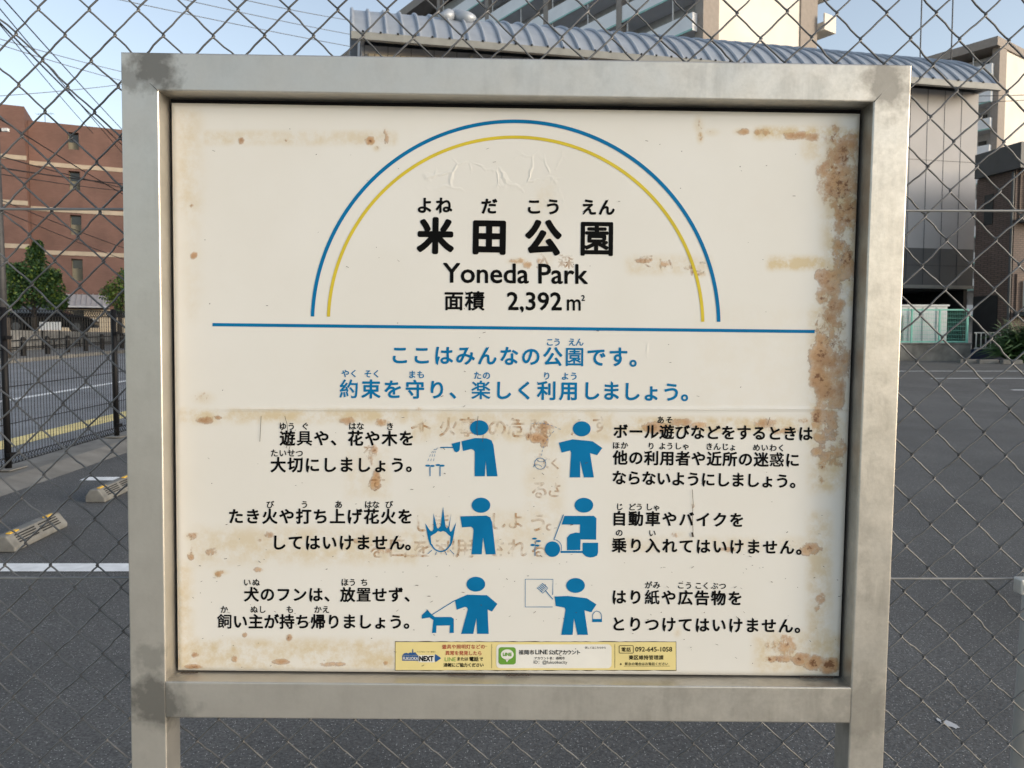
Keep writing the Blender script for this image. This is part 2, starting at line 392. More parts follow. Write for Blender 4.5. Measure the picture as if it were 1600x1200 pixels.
# photograph coordinates of each panel vertex (forward projection)
kx = PX + ORG.x; kz = PZ + ORG.z; ky = np.full_like(kx, DP)
def dotv(v): return kx * v.x + ky * v.y + kz * v.z
zf = dotv(bq[1]); IX = 800 + FPX * dotv(bq[0]) / zf; IY = 600 - FPX * dotv(bq[2]) / zf
rust = np.zeros_like(IX); yel = np.zeros_like(IX); wrk = np.zeros_like(IX)
def blob(arr, x, y, rx, ry, k):
    g = k * np.exp(-(((IX - x) / rx) ** 2 + ((IY - y) / ry) ** 2))
    np.maximum(arr, g, out=arr)
def rect(arr, x0, y0, x1, y1, k, s=5):
    g = k * ss(IX, x0 - s, x0 + s) * (1 - ss(IX, x1 - s, x1 + s)) * ss(IY, y0 - s, y0 + s) * (1 - ss(IY, y1 - s, y1 + s))
    np.maximum(arr, g, out=arr)
for a in [(1305, 215, 12, 22, .8), (1318, 240, 26, 30, .9), (1312, 290, 28, 45, .95), (1322, 330, 24, 40, .85), (1300, 265, 22, 22, .8), (1322, 405, 16, 22, .95), (1312, 385, 14, 30, .65), (1302, 432, 20, 14, .6),
          (1289, 434, 14, 13, .95), (1298, 452, 18, 20, .7), (1286, 465, 11, 11, .9), (1303, 478, 17, 18, .75), (1296, 498, 15, 15, .75), (1284, 515, 16, 16, .7), (1296, 535, 24, 16, .9), (1283, 553, 16, 22, 1.0), (1300, 566, 22, 13, .75), (1280, 590, 14, 18, 1.0), (1292, 608, 18, 22, .75), (1277, 655, 10, 18, .95), (1290, 672, 22, 10, .6), (1301, 662, 12, 12, .7), (1286, 683, 13, 8, .6),
          (1276, 705, 10, 8, .6), (1295, 710, 24, 8, .55), (1285, 726, 9, 16, .75), (1283, 748, 6, 14, .55), (1317, 695, 10, 14, .5), (1268, 858, 17, 9, .8), (1320, 560, 12, 30, .4),
          (1230, 672, 28, 7, .55), (1195, 662, 22, 8, .5), (1256, 657, 12, 6, .5), (1098, 665, 18, 6, .45), (1028, 668, 22, 8, .65), (1060, 660, 18, 6, .5),
          (1216, 1008, 14, 18, .55), (1228, 1010, 7, 16, .6), (1200, 1010, 6, 12, .5), (1210, 1029, 22, 5, .85), (1255, 1028, 12, 7, .7), (1272, 1034, 12, 9, .85), (1298, 1040, 16, 10, 1.4), (1275, 1036, 16, 9, 1.1), (1210, 1030, 24, 6, 1.0), (1250, 1030, 10, 8, .9), (1225, 1008, 16, 16, .8), (1305, 1036, 8, 8, .9), (1282, 936, 7, 9, .6), (1278, 952, 6, 8, .35),
          (579, 221, 6, 6, 1.0), (588, 232, 6, 5, .5), (602, 214, 6, 12, .4), (560, 222, 14, 10, .22), (446, 220, 4, 4, .5), (377, 220, 5, 5, .6), (303, 399, 5, 5, .9), (299, 321, 4, 4, .5),
          (1092, 195, 8, 14, .45), (1094, 214, 5, 9, .75), (1112, 207, 14, 6, .3), (1160, 206, 12, 5, .6), (1190, 207, 18, 6, .35), (1245, 212, 20, 6, .6), (1270, 214, 18, 7, .5),
          (808, 408, 14, 5, .6), (824, 414, 8, 6, .7), (843, 408, 5, 8, .5), (1005, 407, 14, 4, .55), (1040, 412, 10, 5, .45), (1075, 418, 12, 5, .45), (1095, 428, 8, 5, .5),
          (320, 656, 14, 5, .75), (338, 653, 10, 4, .5), (318, 622, 16, 10, .35), (300, 838, 10, 7, .7), (306, 836, 8, 5, .7), (298, 869, 5, 6, .85), (300, 855, 4, 14, .35), (340, 897, 5, 5, .85), (346, 894, 12, 4, .4), (305, 1023, 5, 4, .8), (303, 1042, 12, 3.5, .9), (367, 1029, 5, 5, 1.0), (382, 992, 4, 4, .5), (452, 996, 5, 5, .85), (1058, 988, 6, 8, .35),
          (403, 890, 10, 5, .4), (405, 845, 6, 5, .35), (544, 657, 12, 7, .6), (596, 660, 12, 6, .6), (585, 703, 6, 10, .5), (580, 715, 5, 14, .4), (588, 750, 7, 14, .65), (582, 758, 7, 8, .55), (603, 1036, 3, 3, .8), (645, 1040, 6, 4, .4), (440, 1034, 16, 4, .4), (520, 1038, 30, 4, .3), (838, 684, 12, 7, .9), (826, 682, 6, 6, .85), (850, 690, 6, 8, .8), (845, 668, 20, 14, .45),
          (630, 868, 26, 6, .5), (600, 862, 18, 7, .5), (560, 845, 14, 6, .35), (420, 835, 12, 6, .35), (330, 862, 12, 8, .3), (655, 640, 8, 5, .3), (1140, 858, 20, 5, .35), (1060, 835, 18, 6, .25), (1083, 790, 4, 6, .35)]:
    blob(rust, *a)
for a in [(1180, 200, 1345, 216, .75, 8), (1255, 200, 1300, 250, .35, 14), (1290, 220, 1345, 480, .55, 18), (1265, 480, 1320, 770, .42, 12), (1200, 402, 1290, 420, .75, 8), (980, 402, 1110, 426, .35, 10), (1262, 800, 1300, 1000, .35, 10), (1180, 990, 1320, 1050, .4, 14), (270, 1000, 620, 1046, .42, 10), (290, 230, 312, 500, .12, 16), (275, 170, 312, 340, .25, 16), (318, 205, 620, 226, .28, 6), (280, 640, 640, 660, .42, 8), (640, 642, 960, 690, .3, 8), (960, 652, 1270, 676, .45, 6), (300, 826, 660, 880, .3, 14), (820, 680, 880, 830, .18, 12), (650, 800, 870, 870, .22, 14),
          (955, 840, 1260, 862, .22, 8), (840, 285, 866, 420, .15, 8), (1085, 480, 1320, 640, .05, 10), (540, 700, 610, 780, .18, 8), (272, 880, 300, 1046, .3, 12), (560, 640, 640, 660, .4, 6)]:
    rect(yel, *a)
for a in [(1288, 208, 1340, 345, .46, 7), (1302, 345, 1338, 440, .44, 6), (1285, 428, 1314, 500, .46, 6), (1272, 498, 1320, 640, .44, 8), (1271, 640, 1310, 692, .40, 6), (1278, 690, 1320, 730, .36, 6)]: rect(rust, *a)
rect(wrk, 655, 255, 875, 292, 1.0, 12); rect(wrk, 800, 240, 880, 320, .5, 12); rect(wrk, 1290, 200, 1335, 620, .6, 12); rect(wrk, 1000, 535, 1040, 575, .5, 8)
b = MB()
edge = np.minimum(np.minimum(PX - pl, pr_ - PX), np.minimum(PZ - pb_, pt_ - PZ))
rr = .009
t_ = np.clip(1 - edge / rr, 0, 1)
PY = (DP - D) + .0045 * t_ ** 2.2
crease = .0006 * np.exp(-((IY - 639) / 3.0) ** 2) * ss(IX, 300, 420)
PY = PY - crease * 0.0
verts = np.stack([PX, PY, PZ], -1).reshape(-1, 3)
ii = np.arange(NX * NZ).reshape(NZ, NX)
fcs = np.stack([ii[:-1, :-1], ii[:-1, 1:], ii[1:, 1:], ii[1:, :-1]], -1).reshape(-1, 4)
me = bpy.data.meshes.new('panel'); me.from_pydata(verts.tolist(), [], fcs.tolist())
me.polygons.foreach_set('use_smooth', [True] * len(me.polygons))
for nm, arr in (('rust', rust), ('yellowing', yel), ('wrinkle', wrk), ('crease', crease * 1600)):
    at_ = me.attributes.new(nm, 'FLOAT', 'POINT'); at_.data.foreach_set('value', arr.reshape(-1).astype(np.float32))

def panel_mat():
    m = bpy.data.materials.new('rust stained cream panel'); m.use_nodes = True; t = m.node_tree; N, L = t.nodes, t.links
    p = N['Principled BSDF']
    tc = N.new('ShaderNodeTexCoord'); src = tc.outputs['Object']
    def nz(sc, det=6, ro=.6, stretch=None):
        v = src
        if stretch:
            mp = N.new('ShaderNodeMapping'); mp.inputs['Scale'].default_value = stretch; L.new(src, mp.inputs[0]); v = mp.outputs[0]
        n = N.new('ShaderNodeTexNoise'); n.inputs['Scale'].default_value = sc; n.inputs['Detail'].default_value = det; n.inputs['Roughness'].default_value = ro
        L.new(v, n.inputs['Vector']); return n.outputs[0]
    def rng(o, a, b, c=0, d=1):
        r = N.new('ShaderNodeMapRange'); r.inputs[1].default_value = a; r.inputs[2].default_value = b; r.inputs[3].default_value = c; r.inputs[4].default_value = d
        L.new(o, r.inputs[0]); return r.outputs[0]
    def op(kind, a, b):
        q = N.new('ShaderNodeMath'); q.operation = kind
        for i, w in enumerate((a, b)):
            if isinstance(w, (int, float)): q.inputs[i].default_value = w
            else: L.new(w, q.inputs[i])
        return q.outputs[0]
    def attr(n):
        a = N.new('ShaderNodeAttribute'); a.attribute_name = n; return a.outputs['Fac']
    def mix(f, a, bcol):
        x = N.new('ShaderNodeMix'); x.data_type = 'RGBA'; L.new(f, x.inputs[0])
        if isinstance(a, tuple): x.inputs[6].default_value = (*a, 1)
        else: L.new(a, x.inputs[6])
        if isinstance(bcol, tuple): x.inputs[7].default_value = (*bcol, 1)
        else: L.new(bcol, x.inputs[7])
        return x.outputs[2]
    base = mix(rng(nz(5, 5), .35, .7), (.72, .70, .65), (.69, .665, .605))
    ya = op('MULTIPLY', attr('yellowing'), rng(nz(34, 9, .72), .40, .60, .25, 2.2))
    ya = op('MAXIMUM', ya, op('MULTIPLY', rng(attr('rust'), .04, .5, 0, .8), rng(nz(22, 7, .7), .36, .6, .1, 1)))
    c = mix(rng(ya, 0, 1, 0, .85), base, (.58, .455, .25))
    r0 = attr('rust')
    n1 = nz(24, 10, .76, (1, 1, .75))
    rr_ = op('MULTIPLY', r0, op('MULTIPLY', rng(n1, .36, .58, .14, 1.65), rng(nz(9, 4, .6), .36, .56, .62, 1.15)))
    rr_ = op('MULTIPLY', rr_, rng(nz(85, 6, .7), .38, .62, .55, 1.35))
    lightr = rng(rr_, .20, .36)
    tone = mix(rng(nz(30, 6, .65), .35, .65), (.50, .275, .115), (.33, .155, .055))
    c = mix(op('MULTIPLY', lightr, rng(rr_, .2, .75, .45, .85)), c, tone)
    rim = op('MULTIPLY', rng(rr_, .20, .27), rng(rr_, .27, .38, 1, 0))
    c = mix(op('MULTIPLY', rim, rng(nz(20, 4), .45, .6, 0, .55)), c, (.24, .11, .04))
    c = mix(rng(op('MULTIPLY', r0, rng(nz(120, 6, .7), .35, .65, .2, 1.3)), .60, .95, 0, .9), c, (.17, .066, .022))
    # scattered tiny dark specks
    vo = N.new('ShaderNodeTexVoronoi'); vo.inputs['Scale'].default_value = 62; L.new(src, vo.inputs['Vector'])
    sc = N.new('ShaderNodeSeparateColor'); L.new(vo.outputs['Color'], sc.inputs[0])
    pk = op('MULTIPLY', rng(sc.outputs[0], .95, .955), rng(vo.outputs['Distance'], .03, .07, 1, 0))
    c = mix(op('MULTIPLY', pk, .8), c, (.05, .035, .025))
    L.new(c, p.inputs['Base Color'])
    L.new(op('ADD', rng(nz(14, 5), .3, .7, .30, .42), op('MULTIPLY', lightr, .25)), p.inputs['Roughness'])
    p.inputs['Specular IOR Level'].default_value = .5
    wv = N.new('ShaderNodeVectorMath'); wv.operation = 'ADD'; wn_ = N.new('ShaderNodeTexNoise'); wn_.inputs['Scale'].default_value = 16; wn_.inputs['Detail'].default_value = 3
    L.new(src, wn_.inputs['Vector']); ws_ = N.new('ShaderNodeVectorMath'); ws_.operation = 'SCALE'; ws_.inputs['Scale'].default_value = .05; L.new(wn_.outputs['Color'], ws_.inputs[0])
    L.new(src, wv.inputs[0]); L.new(ws_.outputs[0], wv.inputs[1])
    wo = N.new('ShaderNodeTexVoronoi'); wo.feature = 'DISTANCE_TO_EDGE'; wo.inputs['Scale'].default_value = 34; L.new(wv.outputs[0], wo.inputs['Vector'])
    wr = op('MULTIPLY', op('MULTIPLY', attr('wrinkle'), rng(wo.outputs['Distance'], .0, .09, 1, 0)), rng(nz(24, 3), .44, .56))
    h = op('ADD', op('ADD', op('MULTIPLY', wr, .6), op('MULTIPLY', nz(3.2, 2), 1.2)), op('MULTIPLY', attr('crease'), 1.5))
    h = op('ADD', h, op('MULTIPLY', lightr, .35))
    bp = N.new('ShaderNodeBump'); bp.inputs['Strength'].default_value = .55; bp.inputs['Distance'].default_value = .0018
    L.new(h, bp.inputs['Height']); L.new(bp.outputs[0], p.inputs['Normal'])
    return m
me.materials.append(panel_mat())
panel = bpy.data.objects.new('panel', me); COL.objects.link(panel); panel.parent = sign

# ---------------------------------------------------------------- lettering
def contours(me_):
    """boundary loops of a flat filled glyph, interior on the left"""
    cnt = {}
    for p in me_.polygons:
        v = list(p.vertices)
        if p.normal.z < 0: v = v[::-1]
        for a, c in zip(v, v[1:] + v[:1]): cnt[(a, c)] = 1
    nxt = {}
    for (a, c) in cnt:
        if (c, a) not in cnt: nxt.setdefault(a, []).append(c)
    co = [Vector((v.co.x, v.co.y)) for v in me_.vertices]
    out = []
    while nxt:
        s = next(iter(nxt)); loop = [s]; cur = s
        while True:
            l = nxt[cur]; n = l.pop()
            if not l: del nxt[cur]
            if n == s or n not in nxt: break
            loop.append(n); cur = n
        pts = [co[i] for i in loop]
        q = []
        for p in pts:
            if not q or (p - q[-1]).length > .004: q.append(p)
        if len(q) > 2 and (q[0] - q[-1]).length < .004: q.pop()
        if len(q) > 2: out.append(q)
    return out
def offset(loop, d, arc=False):
    """move a contour outwards by d (inwards if negative); round the outer corners when arc"""
    n = len(loop); out = []
    for i in range(n):
        p0, p, p1 = loop[i - 1], loop[i], loop[(i + 1) % n]
        e0 = (p - p0).normalized(); e1 = (p1 - p).normalized()
        n0 = Vector((e0.y, -e0.x)); n1 = Vector((e1.y, -e1.x))
        cr = e0.x * e1.y - e0.y * e1.x
        if arc and cr > .15:
            a0 = math.atan2(n0.y, n0.x); da = math.atan2(cr, e0.dot(e1)); k = max(2, int(da / .35) + 1)
            for j in range(k + 1):
                a = a0 + da * j / k; out.append(p + Vector((math.cos(a), math.sin(a))) * d)
        else:
            m = n0 + n1
            if m.length < 1e-4: out.append(p + n0 * d); continue
            m.normalize(); c = max(m.dot(n0), .35); out.append(p + m * (d / c))
    return out

TEXT = []            # (kind, string, placement, colour, weight, name, parent key, depth)
def run(s, p0, p1, em, w=.028, col='letter_black', dep=.0004, name='lettering', par='panel', n=None):
    """characters of s spread evenly from centre p0 to centre p1"""
    TEXT.append(('run', s, (p0, p1, em, n), col, w, name, par, dep))
def latin(s, x0, x1, y0, y1, w=.02, col='letter_black', dep=.0004, name='lettering', par='panel', asp=1.0):
    TEXT.append(('lat', s, (x0, x1, y0, y1, asp), col, w, name, par, dep))
def C(ox, oy, sc): return lambda x, y: (ox + x / sc, oy + y / sc)

def small(c, items, em, col='letter_black', w=.022):
    for s, x, y in items: run(s, c(x, y), c(x, y), em, w, col, name='reading_text')
c = C(600, 280, 4)
run('米田公', c(322, 358), c(995, 369), 57.5, .046, name='title_text'); run('園', c(1331, 374), c(1331, 374), 57.5, .040, name='title_text')
small(c, [('よ', 255, 165), ('ね', 374, 165), ('だ', 658, 170), ('こ', 938, 172), ('う', 1057, 174), ('え', 1280, 176), ('ん', 1392, 178)], 26.5, w=.034)
latin('Yoneda Park', 692.5, 918.5, 441, 443.2, .016, name='english_text')
run('面積', c(437, 762), c(568, 763), 31.5, .040, name='area_text')
latin('2,392', 792.5, 878, 483.8, 484.4, .018, name='area_text'); latin('m', 885.7, 907.5, 484.8, 485, .012, name='area_text', asp=1.15); latin('2', 908.3, 914, 469.8, 469.9, .02, name='area_text')
c = C(500, 510, 2.6667)
B_ = 'letter_blue'
run('ここはみんなの公園です', c(333, 120), c(1243, 130), 31.5, .026, B_, name='blue_text'); run('。', c(1331, 132), c(1331, 132), 31.5, .026, B_, name='blue_text')
small(c, [('こ', 958, 66), ('う', 988, 66), ('え', 1050, 66), ('ん', 1082, 66)], 13, B_)
run('約束を守り、楽しく利用', c(121, 262), c(1037, 270), 31, .026, B_, name='blue_text'); run('しましょう', c(1130, 270), c(1465, 275), 31, .026, B_, name='blue_text'); run('。', c(1545, 276), c(1545, 276), 31, .026, B_, name='blue_text')
small(c, [('や', 106, 197), ('く', 141, 197), ('そ', 200, 198), ('く', 235, 198), ('ま', 384, 201), ('も', 420, 201), ('た', 657, 205), ('の', 694, 205), ('り', 945, 207), ('よ', 1022, 208), ('う', 1058, 208)], 13, B_)
c = C(330, 650, 4.848)
run('遊具や、花や木を', c(578, 170), c(1480, 172), 25, .030); small(c, [('ゆ', 543, 80), ('う', 607, 80), ('ぐ', 712, 78), ('は', 1070, 78), ('な', 1130, 78), ('き', 1355, 80)], 12.6)
run('大切にしましょう', c(508, 372), c(1412, 373), 25, .030); run('。', c(1535, 372), c(1535, 372), 25, .03)
small(c, [('た', 478, 282), ('い', 542, 282), ('せ', 607, 282), ('つ', 668, 284)], 12.6)
run('たき火や打ち上げ花火を', c(188, 762), c(1470, 763), 25, .030); small(c, [('び', 447, 672), ('う', 707, 672), ('あ', 965, 672), ('は', 1190, 672), ('な', 1247, 672), ('び', 1348, 672)], 12.6)
run('してはいけません', c(512, 960), c(1408, 962), 25, .030); run('。', c(1528, 965), c(1528, 965), 25, .03)
c = C(330, 890, 4.848)
run('犬のフンは、放置せず、', c(305, 190), c(1520, 194), 24, .030); small(c, [('い', 273, 98), ('ぬ', 340, 98), ('ほ', 1012, 98), ('う', 1070, 98), ('ち', 1160, 98)], 12.4)
run('飼い主が持ち帰りましょう', c(102, 395), c(1400, 398), 24, .030); run('。', c(1516, 398), c(1516, 398), 24, .03)
small(c, [('か', 98, 303), ('ぬ', 325, 303), ('し', 387, 303), ('も', 597, 303), ('か', 808, 303), ('え', 868, 303)], 12.4)
c = C(940, 650, 4.706)
run('ボール遊びなどをするときは', c(140, 115), c(1500, 132), 23.6, .030); small(c, [('あ', 435, 30), ('そ', 498, 30)], 12)
run('他の利用者や近所の迷惑に', c(138, 308), c(1404, 325), 23.6, .030)
small(c, [('ほ', 107, 217), ('か', 168, 217), ('り', 365, 222), ('よ', 448, 222), ('う', 503, 222), ('し', 563, 222), ('ゃ', 620, 224), ('き', 793, 225), ('ん', 850, 226), ('じ', 910, 227), ('ょ', 965, 230), ('め', 1140, 233), ('い', 1200, 234), ('わ', 1262, 235), ('く', 1322, 236)], 12)
run('ならないようにしましょう', c(130, 455), c(1330, 480), 23.6, .030); run('。', c(1440, 482), c(1440, 482), 23.6, .03)
run('自動車やバイクを', c(130, 755), c(995, 767), 24, .030); small(c, [('じ', 132, 668), ('ど', 225, 670), ('う', 278, 670), ('し', 350, 670), ('ゃ', 405, 674)], 12)
run('乗り入れてはいけません', c(130, 952), c(1364, 968), 24, .030); run('。', c(1486, 972), c(1486, 972), 24, .03)
small(c, [('の', 130, 860), ('い', 373, 862)], 12)
c = C(940, 890, 4.706)
run('はり紙や広告物を', c(128, 203), c(983, 213), 24, .030); small(c, [('が', 345, 115), ('み', 405, 115), ('こ', 583, 117), ('う', 640, 118), ('こ', 712, 119), ('く', 768, 120), ('ぶ', 832, 121), ('つ', 890, 122)], 12)
run('とりつけてはいけません', c(125, 402), c(1355, 416), 24, .030); run('。', c(1475, 418), c(1475, 418), 24, .03)
# brown ghosts of the older notice showing through
def ghost(s, x, y, em): run(s, (x, y), (x, y), em, .02, 'ghost', .0002, 'ghost_lettering')
for s, x, y, em in (('イ', 655, 668, 30), ('ト', 664, 668, 26), ('火', 701, 668, 32), ('事', 732, 668, 32), ('の', 777, 669, 32), ('危', 806, 669, 32), ('険', 842, 670, 32), ('ん', 905, 668, 30), ('す', 938, 664, 28), ('な', 846, 722, 30), ('く', 868, 724, 22), ('る', 843, 766, 30), ('さ', 866, 766, 26),
                    ('し', 660, 818, 30), ('ま', 690, 815, 30), ('し', 778, 815, 30), ('よ', 806, 814, 28), ('う', 841, 817, 32), ('。', 869, 815, 34), ('を', 660, 857, 32), ('利', 696, 857, 32), ('用', 727, 857, 32), ('さ', 776, 857, 30), ('れ', 808, 857, 32), ('る', 843, 858, 30), ('す', 590, 757, 26), ('を', 578, 706, 24), ('森', 884, 408, 26), ('入', 850, 408, 26), ('い', 1040, 414, 26), ('ば', 1090, 420, 26), ('で', 1010, 408, 24), ('回', 622, 857, 30), ('を', 590, 860, 28)):
    ghost(s, x, y, em)
# sticker print
SK = dict(par='sticker', name='sticker_text')
c = C(600, 990, 6.6667)
run('遊具や照明灯などの', c(628, 138), c(1030, 137), 7.3, .02, 'st_red', .0009, **SK)
run('異常を発見したら', c(662, 203), c(998, 205), 7.3, .02, 'st_red', .0009, **SK)
latin('LINE', 695, 712.3, 1033.2, 1033.2, .0, 'st_green', .0009, **SK)
run('または', c(778, 265), c(858, 265), 6.2, .025, 'letter_black', .0009, **SK); run('電話', c(912, 266), c(962, 266), 7.6, .04, 'letter_black', .0009, **SK); run('で', c(1013, 265), c(1013, 265), 6.2, .03, 'letter_black', .0009, **SK)
run('通報にご協力ください', c(641, 328), c(1019, 328), 6.4, .03, 'letter_black', .0009, **SK)
run('アジアのリーダー都市へ', c(348, 191), c(535, 191), 2.8, .0, 'letter_black', .0009, **SK)
latin('FUKUOKA', 629.6, 653.2, 1031.2, 1031.2, .015, 'st_white', .0012, asp=1.35, **SK)
latin('NEXT', 655, 677.5, 1032.8, 1032.8, .05, 'letter_black', .0012, asp=1.25, **SK)
c = C(640, 880, 5)
run('福岡市', c(872, 697), c(955, 697), 8, .022, 'letter_black', .0012, **SK); latin('LINE', 836.6, 856, 1022.2, 1022.2, .02, 'letter_black', .0012, **SK); run('公式アカウント', c(1106, 697), c(1318, 697), 8, .022, 'letter_black', .0012, **SK)
run('アカウント名：福岡市', c(985, 743), c(1202, 743), 4.8, .015, 'letter_black', .0012, **SK)
latin('ID：@fukuokacity', 834, 886.4, 1037, 1037, .0, 'letter_black', .0012, **SK)
run('詳しくはこちらから', c(1380, 660), c(1526, 660), 3.8, .01, 'letter_black', .0012, **SK)
latin('LINE', 785.6, 799.6, 1024.8, 1024.8, .05, 'st_green', .0016, asp=1.0, **SK)
c = C(840, 990, 6.6667)
run('電話', c(896, 167), c(948, 167), 7.4, .025, 'letter_black', .0009, **SK); latin('092-645-1058', 992.7, 1050.3, 1018, 1018, .012, 'letter_black', .0009, **SK)
run('東区維持管理課', c(975, 250), c(1288, 250), 7.6, .025, 'letter_black', .0009, **SK)
run('※', c(873, 317), c(873, 317), 5, .03, 'letter_black', .0009, **SK); run('緊急の場合はお電話ください', c(925, 316), c(1345, 316), 5, .015, 'letter_black', .0009, **SK)

def ghost_mat():
    m = bpy.data.materials.new('old glue ghost'); m.use_nodes = True; t = m.node_tree; N, L = t.nodes, t.links
    p = N['Principled BSDF']; p.inputs['Base Color'].default_value = (.46, .26, .11, 1); p.inputs['Roughness'].default_value = .6
    tc = N.new('ShaderNodeTexCoord'); n = N.new('ShaderNodeTexNoise'); n.inputs['Scale'].default_value = 75; n.inputs['Detail'].default_value = 6; L.new(tc.outputs['Object'], n.inputs[0])
    r = N.new('ShaderNodeMapRange'); r.inputs[1].default_value = .42; r.inputs[2].default_value = .66; r.inputs[3].default_value = .0; r.inputs[4].default_value = .62; L.new(n.outputs[0], r.inputs[0])
    tr = N.new('ShaderNodeBsdfTransparent'); mx = N.new('ShaderNodeMixShader')
    L.new(r.outputs[0], mx.inputs[0]); L.new(tr.outputs[0], mx.inputs[1]); L.new(p.outputs[0], mx.inputs[2]); L.new(mx.outputs[0], N['Material Output'].inputs[0])
    return m
M['ghost'] = ghost_mat()

# glyph outlines: every character (or latin string) once, from Blender's built-in font
keys = {'一', '田'}
for k, s, *_ in TEXT:
    keys |= {s} if k == 'lat' else set(s)
tmp = {}
for k in keys:
    cu = bpy.data.curves.new('glyph', 'FONT'); cu.body = k; cu.size = 1; cu.resolution_u = 3 if len(k) > 1 else 4
    o = bpy.data.objects.new('glyph', cu); COL.objects.link(o); tmp[k] = o
dg = bpy.context.evaluated_depsgraph_get(); dg.update()
GL = {}
for k, o in tmp.items():
    e = o.evaluated_get(dg); m_ = e.to_mesh(); GL[k] = contours(m_); e.to_mesh_clear()
for o in tmp.values():
    cu = o.data; bpy.data.objects.remove(o); bpy.data.curves.remove(cu)
allp = [p for l in GL['一'] for p in l]; x0_, x1_ = min(p.x for p in allp), max(p.x for p in allp)
EMW = (x1_ - x0_) / .915; EMX = (x0_ + x1_) / 2
allp = [p for l in GL['田'] for p in l]; EMY = (min(p.y for p in allp) + max(p.y for p in allp)) / 2 + .005
def filled_area(V, T):
    return sum(abs((V[b].x - V[a].x) * (V[c].y - V[a].y) - (V[c].x - V[a].x) * (V[b].y - V[a].y)) / 2 for a, b, c in T)
def weighted(loops, w, em, sh):
    return [offset(offset(l, -sh * em), (sh + w) * em, True) if sh else offset(l, w * em, w > 0) for l in loops]
def fill(loops):
    """triangles of the region that the contours wind round"""
    V = [p for l in loops for p in l]; E = []; n = 0
    for l in loops:
        E += [(n + i, n + (i + 1) % len(l)) for i in range(len(l))]; n += len(l)
    if not V: return [], []
    r = delaunay_2d_cdt([Vector(p) for p in V], E, [], 0, 1e-6)
    ov = np.array([tuple(p) for p in r[0]]); tr = [f for f in r[2] if len(f) == 3]
    cen = np.array([ov[list(f)].mean(0) for f in tr]); wn = np.zeros(len(tr))
    for l in loops:
        P_ = np.array([tuple(p) for p in l]); Q_ = np.roll(P_, -1, 0)
        for p, q in zip(P_, Q_):
            if p[1] == q[1]: continue
            side = (q[0] - p[0]) * (cen[:, 1] - p[1]) - (cen[:, 0] - p[0]) * (q[1] - p[1])
            up = (p[1] <= cen[:, 1]) & (q[1] > cen[:, 1]) & (side > 0); dn = (p[1] > cen[:, 1]) & (q[1] <= cen[:, 1]) & (side < 0)
            wn += up; wn -= dn
    return [Vector(p) for p in ov], [f for f, k in zip(tr, wn) if k > 0]
def weighted(loops, w, em):
    sh = .012
    return [offset(offset(l, -sh * em), (sh + w) * em, True) for l in loops]
GC = {}
def glyph(k, w):
    if (k, w) not in GC:
        em = EMW if k not in LAT else 1.0
        wk = w * (.6 if len(k) == 1 and len(GL[k]) > 5 else 1)            # crowded characters are thickened less
        best = fill(weighted(GL[k], wk, em)) if GL[k] else ([], [])
        GC[(k, w)] = best
    return GC[(k, w)]
LAT = {s for k, s, *_ in TEXT if k == 'lat'}
parts_out = []
sticker_b = MB()
def put(b, pts2, tris, dep):
    P3 = [SP(x, y, DP - dep) for x, y in pts2]
    b.add(P3, [tuple(t) for t in tris])
made = {}
for kind, s, pl_, col, w, name, par, dep in TEXT:
    b = made.setdefault((name, par, col, round(pl_[0][1] / 4) if (kind == 'run' and par == 'panel') else name), MB())
    if kind == 'run':
        (ax, ay), (bx, by), em, _ = pl_
        n = len(s); ang = math.atan2(by - ay, bx - ax) if n > 1 else rad(.65)
        if par == 'sticker': ang = 0
        ca, sa = math.cos(ang), math.sin(ang)
        for i, ch in enumerate(s):
            t = i / (n - 1) if n > 1 else 0
            cx, cy = ax + (bx - ax) * t, ay + (by - ay) * t
            pts, tris = glyph(ch, w); k = em / EMW
            q = []
            for p in pts:
                u, v = (p.x - EMX) * k, -(p.y - EMY) * k
                q.append((cx + u * ca - v * sa, cy + u * sa + v * ca))
            put(b, q, tris, dep)
    else:
        X0, X1, Y0, Y1, asp = pl_
        pts, tris = glyph(s, w)
        mn, mx_ = min(p.x for p in pts), max(p.x for p in pts); k = (X1 - X0) / (mx_ - mn)
        put(b, [(X0 + (p.x - mn) * k, Y0 + (Y1 - Y0) * (p.x - mn) / (mx_ - mn) - p.y * k * asp) for p in pts], tris, dep)

# sticker body before its print
def poly_px(b, pts, dep):
    tr = tessellate_polygon([[Vector((x, y, 0)) for x, y in pts]])
    b.add([SP(x, y, DP - dep) for x, y in pts], [tuple(t) for t in tr]); return b
def rrect(x0, y0, x1, y1, r, n=5):
    o = []
    for cx, cy, a in ((x1 - r, y0 + r, -90), (x1 - r, y1 - r, 0), (x0 + r, y1 - r, 90), (x0 + r, y0 + r, 180)):
        for i in range(n + 1):
            q = rad(a + 90 * i / n); o.append((cx + r * math.cos(q), cy + r * math.sin(q)))
    return o
def ell(cx, cy, rx, ry, n=28, rot=0):
    return [(cx + rx * math.cos(2 * math.pi * i / n) * math.cos(rot) - ry * math.sin(2 * math.pi * i / n) * math.sin(rot), cy + rx * math.cos(2 * math.pi * i / n) * math.sin(rot) + ry * math.sin(2 * math.pi * i / n) * math.cos(rot)) for i in range(n)]
def seg(a, c_, w):
    d = Vector((c_[0] - a[0], c_[1] - a[1])); n = Vector((-d.y, d.x)).normalized() * w / 2
    return [(a[0] + n.x, a[1] + n.y), (c_[0] + n.x, c_[1] + n.y), (c_[0] - n.x, c_[1] - n.y), (a[0] - n.x, a[1] - n.y)]
